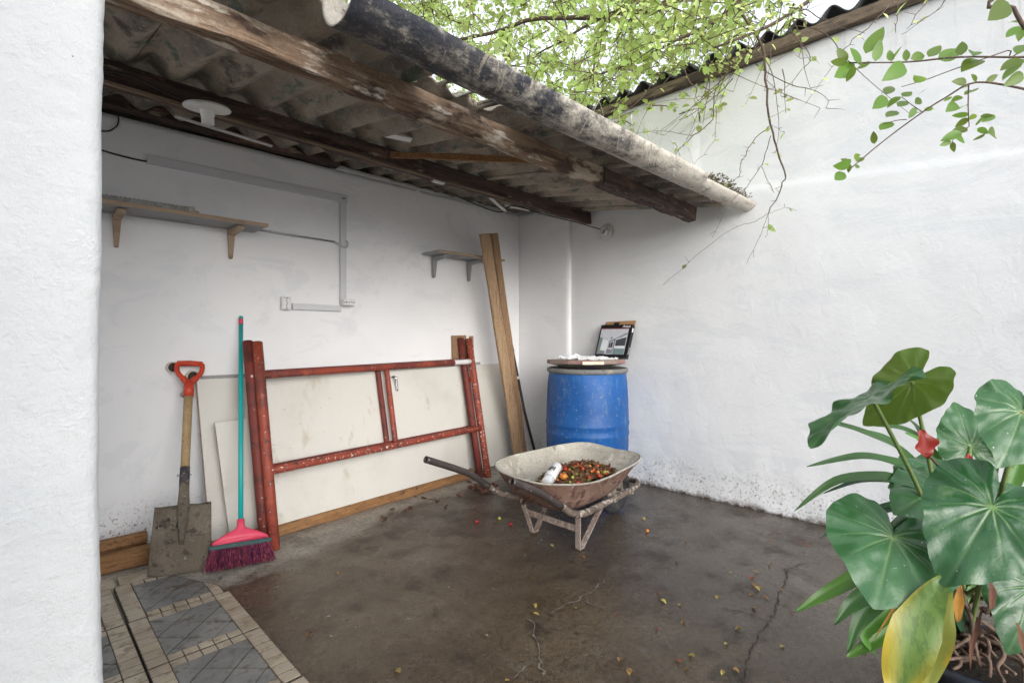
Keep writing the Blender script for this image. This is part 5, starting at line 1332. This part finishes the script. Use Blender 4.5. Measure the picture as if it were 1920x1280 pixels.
m = MB(); G = []
for j in range(30):
    G.append([m.vert((1.92 + .66 * i / 39, 1.60 + .36 * j / 29, heap_z(1.92 + .66 * i / 39, 1.60 + .36 * j / 29))) for i in range(40)])
for j in range(29):
    for i in range(39):
        c = Vector(m.v[G[j][i]])
        if ((c.x - 2.25) / .36) ** 2 + ((c.y - 1.765) / .205) ** 2 < 1: m.face((G[j][i], G[j][i + 1], G[j + 1][i + 1], G[j + 1][i]), 0, True)
lit = len(m.f)
for i in range(900):
    a = rnd.uniform(0, 6.28); rr = math.sqrt(rnd.random()) * .94
    x, y = 2.25 + .34 * rr * math.cos(a), 1.75 + .185 * rr * math.sin(a)
    c = Vector((x, y, heap_z(x, y) + rnd.uniform(0, .022)))
    d = Vector((rnd.gauss(0, 1), rnd.gauss(0, 1), rnd.gauss(0, .5))).normalized() * rnd.uniform(.008, .026)
    s = d.cross(Vector((rnd.gauss(0, 1), rnd.gauss(0, 1), rnd.gauss(0, 1)))).normalized() * rnd.uniform(.004, .010)
    m.face([m.vert(c - d), m.vert(c + s + Vector((0, 0, .004))), m.vert(c + d), m.vert(c - s)], rnd.choice((0, 0, 0, 1, 1, 1, 2, 3)))
o = m.build('leaf_litter', [W['litter'], W['fl_b'], W['fl_o'], W['olive_dry']], recalc=False)
tag(o, 'heap of brown leaf litter in the wheelbarrow tray', 'leaves', None, 'stuff')


def ball_mesh(r, name, mat, stalk=True):
    m = MB(); m.lathe([(0, -r * .92), (r * .5, -r * .84), (r * .86, -r * .5), (r, 0), (r * .88, r * .48), (r * .5, r * .82), (r * .15, r * .80), (0, r * .74)], (0, 0, 0), 10)
    if stalk: m.tube([(0, 0, r * .7), (r * .1, 0, r * 1.25)], r * .09, 4)
    return m.mesh(name, mat)


bm_ = {'red': ball_mesh(.0095, 'berry', W['berry_red']), 'orange': ball_mesh(.010, 'berry', W['berry_orange']), 'green': ball_mesh(.010, 'berry', W['berry_green'])}
lab = {'red': 'small red berry on the litter in the wheelbarrow', 'orange': 'small orange berry on the litter in the wheelbarrow', 'green': 'small green berry on the litter in the wheelbarrow'}
for i in range(60):
    kind = ('red', 'red', 'orange', 'red', 'green')[i % 5]
    a = rnd.uniform(0, 6.28); rr = math.sqrt(rnd.random()) * .9
    x, y = 2.25 + .32 * rr * math.cos(a), 1.74 + .165 * rr * math.sin(a)
    s = rnd.uniform(.75, 1.25)
    M = Matrix.Translation((x, y, heap_z(x, y) + .009)) @ Matrix.Rotation(rnd.uniform(0, 3), 4, (rnd.random(), rnd.random(), .3)) @ Matrix.Diagonal((s, s, s * .92, 1))
    tag(link('berry', bm_[kind], None, M), lab[kind], 'berry', kind + ' berries in the wheelbarrow')
M = Matrix.Translation((2.075, 1.69, heap_z(2.075, 1.69) + .017)) @ Matrix.Diagonal((2.2, 2.2, 1.9, 1))
tag(link('orange_fruit', bm_['orange'], None, M), 'largest orange fruit beside the white bottle in the wheelbarrow', 'fruit')
bt = thing('white_bottle', 'white plastic bottle lying at the back of the wheelbarrow tray', 'bottle', (2.0, 1.78, .30))
Mx = frame((1.955, 1.705, .372), Vector((2.155, 1.80, .405)) - Vector((1.955, 1.705, .372)), (0, 0, 1))
m = MB(); m.lathe([(0, .06), (.026, .06), (.031, .066), (.0315, .07), (.0315, .205), (.028, .215), (0, .217)], (0, 0, 0), 26); xform(m, Mx); m.build('bottle_body', W['white'], bt)
m = MB(); m.lathe([(0, 0), (.024, 0), (.028, .004), (.029, .055), (.026, .062)], (0, 0, 0), 26); xform(m, Mx); m.build('cap', W['trunking'], bt)
m = MB()
for q in range(5):
    a = R(-40 + q * 16); m.box((.0322 * math.cos(a), .0322 * math.sin(a), .12 + .004 * (q % 2)), (.0012, .006, .03 + .012 * (q % 3)), Matrix.Rotation(a, 3, 'Z'))
xform(m, Mx); m.build('printed_marks', W['pot'], bt)
m = MB(); m.tube([(2.17, 1.80, heap_z(2.17, 1.80) + .0), (2.30, 1.87, .375)], [.003, .0035], 6); tag(m.build('stick', W['bark']), 'short dark stick poking out of the litter heap', 'stick')

# ------------------------------------------------------------------ loose leaves and berries on the floor


def leaf_mesh(L, Wd, curl, name, mat, fold=.25):
    """ovate leaf: base at origin, tip on +X"""
    m = MB(); n = 6; rows = []
    for i in range(n + 1):
        s = i / n; w = Wd * (math.sin(math.pi * min(1, s ** .85)) ** .75) * (1 - .15 * s) + .0004
        z = -curl * L * s * s
        rows.append((m.vert((L * s, -w, z + fold * w)), m.vert((L * s, 0, z)), m.vert((L * s, w, z + fold * w))))
    for i in range(n):
        for q in (0, 1): m.face((rows[i][q], rows[i + 1][q], rows[i + 1][q + 1], rows[i][q + 1]), 0, True)
    return m.mesh(name, mat)


FLM = {c: [leaf_mesh(1, .30 + .05 * q, .12 + .1 * q, 'fallen_leaf', W['fl_' + c], .3 + .2 * q) for q in range(3)] for c in 'yorb'}
names = {'y': 'small fallen yellow leaf on the wet concrete floor', 'o': 'small fallen orange-brown leaf on the wet concrete floor', 'r': 'small fallen dark red leaf on the floor near the yard wall or open yard', 'b': 'dry brown leaf on the pale floor strip near the cream door and red frames'}


def drop(x, y, c, s, z=.003):
    M = Matrix.Translation((x, y, z)) @ Matrix.Rotation(rnd.uniform(0, 6.28), 4, 'Z') @ Matrix.Rotation(R(rnd.uniform(-8, 8)), 4, 'X') @ Matrix.Translation((-s / 2, 0, s * .1)) @ Matrix.Diagonal((s, s, s, 1))
    tag(link('fallen_leaf', rnd.choice(FLM[c]), None, M), names[c], 'leaf', {'y': 'yellow leaves on the floor', 'o': 'orange leaves on the floor', 'r': 'red leaves on the floor', 'b': 'brown leaves by the door'}[c])


for (x, y), c in FLOOR_LEAVES:
    drop(x, y, c, rnd.uniform(.018, .032))
for (x, y) in BROWN_LEAVES:
    drop(x, y, 'b', rnd.uniform(.03, .055))
for i in range(26):
    drop(2.45 + rnd.uniform(-.05, .12), 2.78 + rnd.uniform(-.1, .1), 'b', rnd.uniform(.03, .06), .004 + .012 * rnd.random())
for i in range(18):      # loose scatter over the open yard
    drop(rnd.uniform(1.3, 3.2), rnd.uniform(-.2, 1.3), rnd.choice('yoor'), rnd.uniform(.012, .022))
for (x, y, c, lb) in ((2.135, 2.245, 'green', 'small green berry on the floor behind the wheelbarrow handle'), (2.12, 2.13, 'red', 'small red berry on the floor between wheelbarrow handle and leg'), (2.0, 2.30, 'red', 'tiny red berry on the pale floor strip near the door'), (2.60, 1.50, 'orange', 'yellow-orange berry on the floor right of the wheelbarrow wheel')):
    tag(link('berry', bm_[c], None, Matrix.Translation((x, y, .009))), lb, 'berry')

# ------------------------------------------------------------------ potted anthurium
PC = Vector((1.80, .075, 0))
pt = thing('flower_pot', 'dark round pot full of tangled dry roots at the right edge', 'pot', PC)
m = MB(); m.lathe([(0, 0), (.12, 0), (.125, .01), (.155, .27), (.168, .272), (.170, .30), (.158, .302), (.150, .285)], PC, 40); m.build('pot_body', W['pot'], pt)
m = MB(); m.lathe([(.151, .272), (.10, .285), (0, .295)], PC, 24); m.build('soil', W['soil'], pt)
pl = thing('anthurium', 'big heart-leaved anthurium with two red spathes at the right edge', 'plant', PC + Vector((0, 0, .29)))
BASE = PC + Vector((-.02, .02, .30))
m = MB(); m.tube(smooth_path([BASE + Vector((0, 0, -.03)), BASE + Vector((-.01, .02, .08)), BASE + Vector((-.015, .03, .19)), BASE + Vector((0, .03, .30))], 4), (.034, .022), 12, wob=.5); m.build('stem', W['soil'], pl)
for i in range(44):
    m = MB(); a = rnd.uniform(0, 6.28); r0 = rnd.uniform(.01, .05); r1 = rnd.uniform(.10, .165)
    zt = rnd.uniform(.02, .18) if i % 3 == 0 else rnd.uniform(.0, .05)
    p = [BASE + Vector((math.cos(a) * r0, math.sin(a) * r0, zt))]
    a2 = a + rnd.uniform(-1.6, 1.6)
    for q in range(1, 5):
        t = q / 4; aa = a + (a2 - a) * t; rr = r0 + (r1 - r0) * t
        p.append(BASE + Vector((math.cos(aa) * rr + rnd.uniform(-.015, .015), math.sin(aa) * rr + rnd.uniform(-.015, .015), zt * (1 - t) + rnd.uniform(-.005, .03) + .02 * math.sin(t * 3))))
    m.tube(smooth_path(p, 4), (rnd.uniform(.0045, .0075), .0035), 6, wob=.3); m.build('root', W['rootm'], pl)

TH_R = [(0, 1.0), (12, .86), (25, .74), (45, .63), (70, .575), (95, .565), (120, .575), (140, .575), (155, .53), (166, .42), (174, .24), (180, .10)]


def hr(deg):
    deg = abs(deg)
    for i in range(len(TH_R) - 1):
        if TH_R[i][0] <= deg <= TH_R[i + 1][0]:
            t = (deg - TH_R[i][0]) / (TH_R[i + 1][0] - TH_R[i][0]); t = t * t * (3 - 2 * t) * .5 + t * .5
            return TH_R[i][1] + (TH_R[i + 1][1] - TH_R[i][1]) * t
    return .1


def heart_leaf(at, tip, normal, mat, seed, cup=.10, droop=.16, wide=1.0):
    at, tip = Vector(at), Vector(tip); L = (tip - at).length
    x = (tip - at).normalized(); z = Vector(normal); z = (z - x * z.dot(x)).normalized(); y = z.cross(x)
    m = MB(); vein = []; ns, nrg = 180, 12; rings_ = []
    VA = (0, 32, -32, 62, -62, 98, -98, 135, -135, 160, -160)
    c0 = m.vert(at); vein.append(1.0)
    for k2 in range(1, nrg + 1):
        f = k2 / nrg; r = []
        for q in range(ns):
            deg = -180 + 360 * q / ns; rr = hr(deg) * f * L * (1 + .025 * noise.noise(Vector((q * .11, seed, 0))) * f)
            a = R(deg); px, py = rr * math.cos(a), rr * math.sin(a) * wide
            lx, ly = px / L, py / L
            # curved main veins: bend towards the tip further out
            vd = min(abs((deg - va + 180) % 360 - 180) for va in [v_ * (1 - .18 * f) for v_ in VA])
            wv = max(0, 1 - (vd * math.pi / 180 * rr) / (.0018 + .0020 * (1 - f))) * (.5 - .42 * f)
            wz = cup * abs(ly) * L - droop * L * (lx * lx) * (1 if lx > 0 else .7) - .22 * L * ly * ly + .035 * L * math.sin(deg * .105 + seed) * f * f + .02 * L * math.sin(deg * .23 + seed * 2) * f ** 3 + .022 * L * noise.noise(Vector((lx * 7, ly * 7, seed))) - wv * .004 + .006 * L * math.cos(vd / 16 * math.pi / 2) * f
            r.append(m.vert(at + x * px + y * py + z * wz)); vein.append(wv)
        rings_.append(r)
    for q in range(ns): m.face((c0, rings_[0][q], rings_[0][(q + 1) % ns]), 0, True)
    for k2 in range(nrg - 1):
        for q in range(ns): m.face((rings_[k2][q], rings_[k2 + 1][q], rings_[k2 + 1][(q + 1) % ns], rings_[k2][(q + 1) % ns]), 0, True)
    m.at['vein'] = vein
    return m.build('leaf', mat, pl, recalc=False)


LM = {'dark': W['leaf_dark'], 'pale': W['leaf_pale'], 'olive': W['leaf_olive']}
for i, (a, t, s, nz, kd) in enumerate(HEART_LEAVES):
    lf = heart_leaf(a, t, nz, LM[kd], i * 3.7, droop=.05 if s < .95 else .16, wide=s)
    a = Vector(a); b0 = BASE + Vector((rnd.uniform(-.02, .02), rnd.uniform(-.02, .02), rnd.uniform(.0, .20)))
    midp = b0.lerp(a, .5) + Vector((-.02, .0, .03))
    m = MB(); m.tube(smooth_path([b0, midp, a.lerp(midp, .15), a], 5), (.0058, .0036), 8); m.build('petiole', W['petiole'], pl)


def strap_leaf(pts, w, mat, parent, nm='leaf', fold=.35):
    P = smooth_path(pts, 6); m = MB(); n = len(P); rows = []; val = []
    view = Vector((-.55, -.35, .75))
    for i, p in enumerate(P):
        s = i / (n - 1); t = (P[min(i + 1, n - 1)] - P[max(i - 1, 0)]).normalized()
        nz = (view - t * view.dot(t)).normalized(); sd = t.cross(nz)
        ww = w * (.22 + .78 * min(1, s / .4) ** 1.3) * (1 if s < .5 else max(.02, 1 - ((s - .5) / .5) ** 1.6))
        r = []
        for u in (-1, -.75, -.5, -.25, 0, .25, .5, .75, 1):
            rib = .012 * w * math.cos(u * 40)
            wv = .16 * w * math.sin(s * 13 + w * 300 + (2 if u > 0 else 0))
            r.append(m.vert(p + sd * (ww * u) + nz * (fold * ww * abs(u) + wv * u * u + rib)))
            val.append(min(1, max(0, s * 1.25 - .50 + (abs(u + .25) - .55) * .9 + .25 * noise.noise(Vector((u * 2, s * 4, w))))))
        rows.append(r)
    for i in range(n - 1):
        for q in range(8): m.face((rows[i][q], rows[i + 1][q], rows[i + 1][q + 1], rows[i][q + 1]), 0, True)
    m.at['vein'] = val
    return m.build(nm, mat, parent, recalc=False)


for pts, w, kd in STRAP_LEAVES:
    pts = [Vector(p) for p in pts]
    if kd in ('green', 'dark', 'bright') and len(pts) >= 4: pts = [BASE + Vector((0, 0, .12))] + pts
    strap_leaf(pts, w * (.58 if kd in ('green', 'dark', 'bright') else .26 if kd in ('ochre', 'brown') else .50), W['s_' + kd], pl, 'dry_leaf' if kd in ('ochre', 'brown') else 'leaf', .15 if kd == 'yellow' else .32)
for i, (a, lo, hi, st) in enumerate(SPATHES):
    a, lo, hi, st = map(Vector, (a, lo, hi, st))
    w = .028 if i == 0 else .013
    strap_leaf([lo, lo.lerp(hi, .3) , lo.lerp(hi, .65), hi][::-1], w, W['spathe'], pl, 'spathe', .35)
    m = MB(); m.tube(smooth_path([BASE + Vector((0, .02, .2)), st, lo.lerp(hi, .15)], 5), (.0035, .003), 6); m.build('flower_stalk', W['s_brown'], pl)

# ------------------------------------------------------------------ the tree: trunk stands in the yard right of the plant
tree = thing('berry_tree', 'leafy berry tree whose branches arch over the roof and hang before the yard wall', 'tree', (2.85, -1.0, 0))
m = MB(); trunk_pts = smooth_path([(2.85, -1.0, -.02), (2.80, -.96, .7), (2.88, -.88, 1.5), (2.84, -.75, 2.3), (2.92, -.5, 3.0)], 5)
m.tube(trunk_pts, (.105, .06), 14, wob=.25); m.build('trunk', W['bark'], tree)
FORK = Vector((2.92, -.5, 3.0))
limb_pts = []
for (r0, r1, pts) in LIMBS:
    P = smooth_path([FORK] + [FORK.lerp(Vector(pts[0]), .5) + Vector((0, 0, .12))] + [Vector(p) for p in pts], 5)
    m = MB(); m.tube(P, (r0 * .75, r1 * .75), 10, wob=.2); m.build('limb', W['bark'], tree); limb_pts += P[8:]
EXTRA = []
for (r0, r1, pts) in HANGING_TWIGS:
    P = smooth_path(pts, 4); P = [p + Vector((rnd.gauss(0, .003), rnd.gauss(0, .003), rnd.gauss(0, .003))) if 0 < i < len(P) - 1 else p for i, p in enumerate(P)]
    m = MB(); m.tube(P, (r0 * .55, r1 * .9), 6)
    for q in range(2, len(P) - 1):      # side spurs
        if rnd.random() < .45:
            d = Vector((rnd.gauss(0, 1), rnd.gauss(0, 1), rnd.gauss(0, .8))).normalized() * rnd.uniform(.015, .05)
            m.tube([P[q], P[q] + d], (.0014, .0006), 4)
    m.build('twig', W['bark'], tree)
for i in range(22):      # thin bare shoots hanging below the crown, before the yard wall
    p = Vector((rnd.uniform(2.75, 3.3), rnd.uniform(.8, 1.5), rnd.uniform(2.65, 3.0))); P = [p]
    d = Vector((rnd.uniform(-.06, .04), rnd.uniform(-.10, .10), -.07))
    for q in range(rnd.randint(4, 8)):
        d = d + Vector((rnd.gauss(0, .022), rnd.gauss(0, .03), rnd.gauss(-.004, .015))); nx = P[-1] + d
        if (nx.y > 1.1 and nx.z < 2.32) or nx.x > 3.38: break
        P.append(nx)
    if len(P) < 3: continue
    m = MB(); m.tube(smooth_path(P, 3), (.0032, .0010), 5)
    for q in range(1, len(P)):
        if rnd.random() < .6:
            m.tube([P[q], P[q] + Vector((rnd.gauss(0, .03), rnd.gauss(0, .05), rnd.gauss(-.01, .03)))], (.0016, .0006), 4)
    m.build('twig', W['bark'], tree); EXTRA.append(P)
# limb to the near sprays
S0 = Vector((2.05, -.75, 2.35))
m = MB(); m.tube(smooth_path([(2.85, -.75, 2.25), (2.5, -.80, 2.35), S0, (1.75, -.45, 2.15)], 5), (.03, .012), 8, wob=.2); m.build('limb', W['bark'], tree)
for (r0, r1, pts) in SPRAY_TWIGS:
    pts = [Vector(p) for p in pts]
    if pts[0].y < .02 and len(pts) > 3: pts = [Vector((1.75, -.45, 2.15))] + pts
    m = MB(); m.tube(smooth_path(pts, 5), (r0 * .62, r1 * .75), 6, wob=.2); m.build('twig', W['bark'], tree)
SL = [leaf_mesh(1, .27, .10, 'leaf', W['leaf_spray'], .18), leaf_mesh(1, .31, .2, 'leaf', W['leaf_spray'], .28), leaf_mesh(1, .25, -.08, 'leaf', W['leaf_spray'], .12)]
eye = Vector((0, 0, 1.12))


def put_leaf(a, t, nz, mesh, wid=1.0):
    a, t = Vector(a), Vector(t); L = (t - a).length
    x = (t - a).normalized(); z = (nz - x * nz.dot(x)).normalized(); y = z.cross(x)
    M = Matrix((x * L, y * L * wid, z * L)).transposed().to_4x4(); M.translation = a
    return link('leaf', mesh, tree, M)


for a, t in SPRAY_LEAVES:
    nz = Vector((-.8 + rnd.gauss(0, .35), -.35 + rnd.gauss(0, .35), .1 + rnd.gauss(0, .45)))
    put_leaf(a, t, nz, rnd.choice(SL), rnd.uniform(.85, 1.1))

# crown: twigs and leaf clumps through the volume above the roof and over the wall
rc = random.Random(5)
singles = []; mc = MB(); mt = MB()


def crown_leaf(p, big):
    L = rc.uniform(.024, .060) * big
    d = Vector((rc.gauss(0, 1), rc.gauss(0, 1), rc.gauss(-.35, .7))).normalized()
    nz = Vector((rc.gauss(0, .7), rc.gauss(0, .7), 1.0))
    singles.append((p, p + d * L, nz))


def clump(c, n, s):
    c = Vector(c)
    for q in range(max(1, n // 9)):
        d = Vector((rc.gauss(0, 1), rc.gauss(0, 1), rc.gauss(-.2, .7))).normalized() * s * rc.uniform(.6, 1.5)
        p0 = c - d * .3; p1 = c + d * .4 + Vector((0, 0, -.03 * s)); p2 = c + d + Vector((0, 0, -.14 * s))
        P = smooth_path([p0, p1, p2], 4)
        mt.tube(P, (.0045, .0012), 4, cap=False)
        for h in range(9):
            f = rc.uniform(.1, 1.0); crown_leaf(P[int(f * (len(P) - 1))] + Vector((rc.gauss(0, .015), rc.gauss(0, .015), rc.gauss(0, .015))), 1)


def inside(c):
    # keep the crown off the open face of the yard wall and the lean-to
    if c.x < 3.3 and c.z < 2.55: return False
    return True


for i in range(1150):
    # a dome of clumps: centre above the wall, thinning to the outside
    a = rc.uniform(0, 6.28); rr = rc.random() ** .5; zz = rc.uniform(-1, 1)
    c = Vector((3.35 + 2.1 * rr * math.cos(a), 2.9 + 1.9 * rr * math.sin(a), 4.05 + 1.25 * zz * math.sqrt(max(0, 1 - rr * rr * .6)) + .1 * (rr)))
    if not inside(c): continue
    if noise.noise(c * 1.3) < -.35: continue
    clump(c, 27, .20)
for i in range(190):      # nearer skirt of branches dropping towards the gutter and wall
    c = Vector((rc.uniform(2.2, 3.5), rc.uniform(1.25, 2.5), rc.uniform(2.62, 3.3)))
    if rc.random() < .25: continue
    clump(c, 14, .16)
for i in range(26):
    c = Vector((rc.uniform(2.5, 3.35), rc.uniform(.85, 1.35), rc.uniform(2.75, 3.45)))
    clump(c, 14, .15)
for (r0, r1, pts) in HANGING_TWIGS:      # sparse leaves on the hanging twigs
    P = smooth_path(pts, 3)
    for p in P:
        if rc.random() < (.42 if p.z > 2.3 else .10): crown_leaf(p, rc.uniform(.7, 1.05))
for P in EXTRA:
    for p in P:
        if rc.random() < .4: crown_leaf(p, rc.uniform(.6, 1.0))
fwd = Vector((1, 1, 0)).normalized(); rgt = Vector((1, -1, 0)).normalized()


def shown(t3):
    p = (t3[0] + t3[1]) / 2 - eye; dd = p.dot(fwd)
    if dd < .3: return 0
    if abs(p.dot(rgt) / dd) > 1.02 or abs(p.z / dd) > .68: return 0
    return (t3[1] - t3[0]).length / dd


singles.sort(key=shown, reverse=True)
TL = [leaf_mesh(1, .34, .12, 'leaf', W['leaf'], .15), leaf_mesh(1, .40, .22, 'leaf', W['leaf'], .25)]
N_OWN = 300 - len(SPRAY_LEAVES)
for a, t, nz in singles[:N_OWN]:
    put_leaf(a, t, nz, rc.choice(TL))
for a, t, nz in singles[N_OWN:]:
    L = (t - a).length; x = (t - a) / L; z = (nz - x * nz.dot(x)).normalized(); y = z.cross(x); w = L * rc.uniform(.30, .40)
    v = [mc.vert(a), mc.vert(a + x * L * .32 + y * w + z * w * .2), mc.vert(a + x * L * .72 + y * w * .82 - z * L * .05 + z * w * .2), mc.vert(t - z * L * .12), mc.vert(a + x * L * .72 - y * w * .82 - z * L * .05 + z * w * .2), mc.vert(a + x * L * .32 - y * w + z * w * .2)]
    mc.face((v[0], v[1], v[2], v[3]), 0, True); mc.face((v[0], v[3], v[4], v[5]), 0, True)
o = mc.build('crown_leaves', W['leaf'], tree, recalc=False); o['kind'] = 'stuff'
o = mt.build('crown_twigs', W['bark'], tree, recalc=False); o['kind'] = 'stuff'
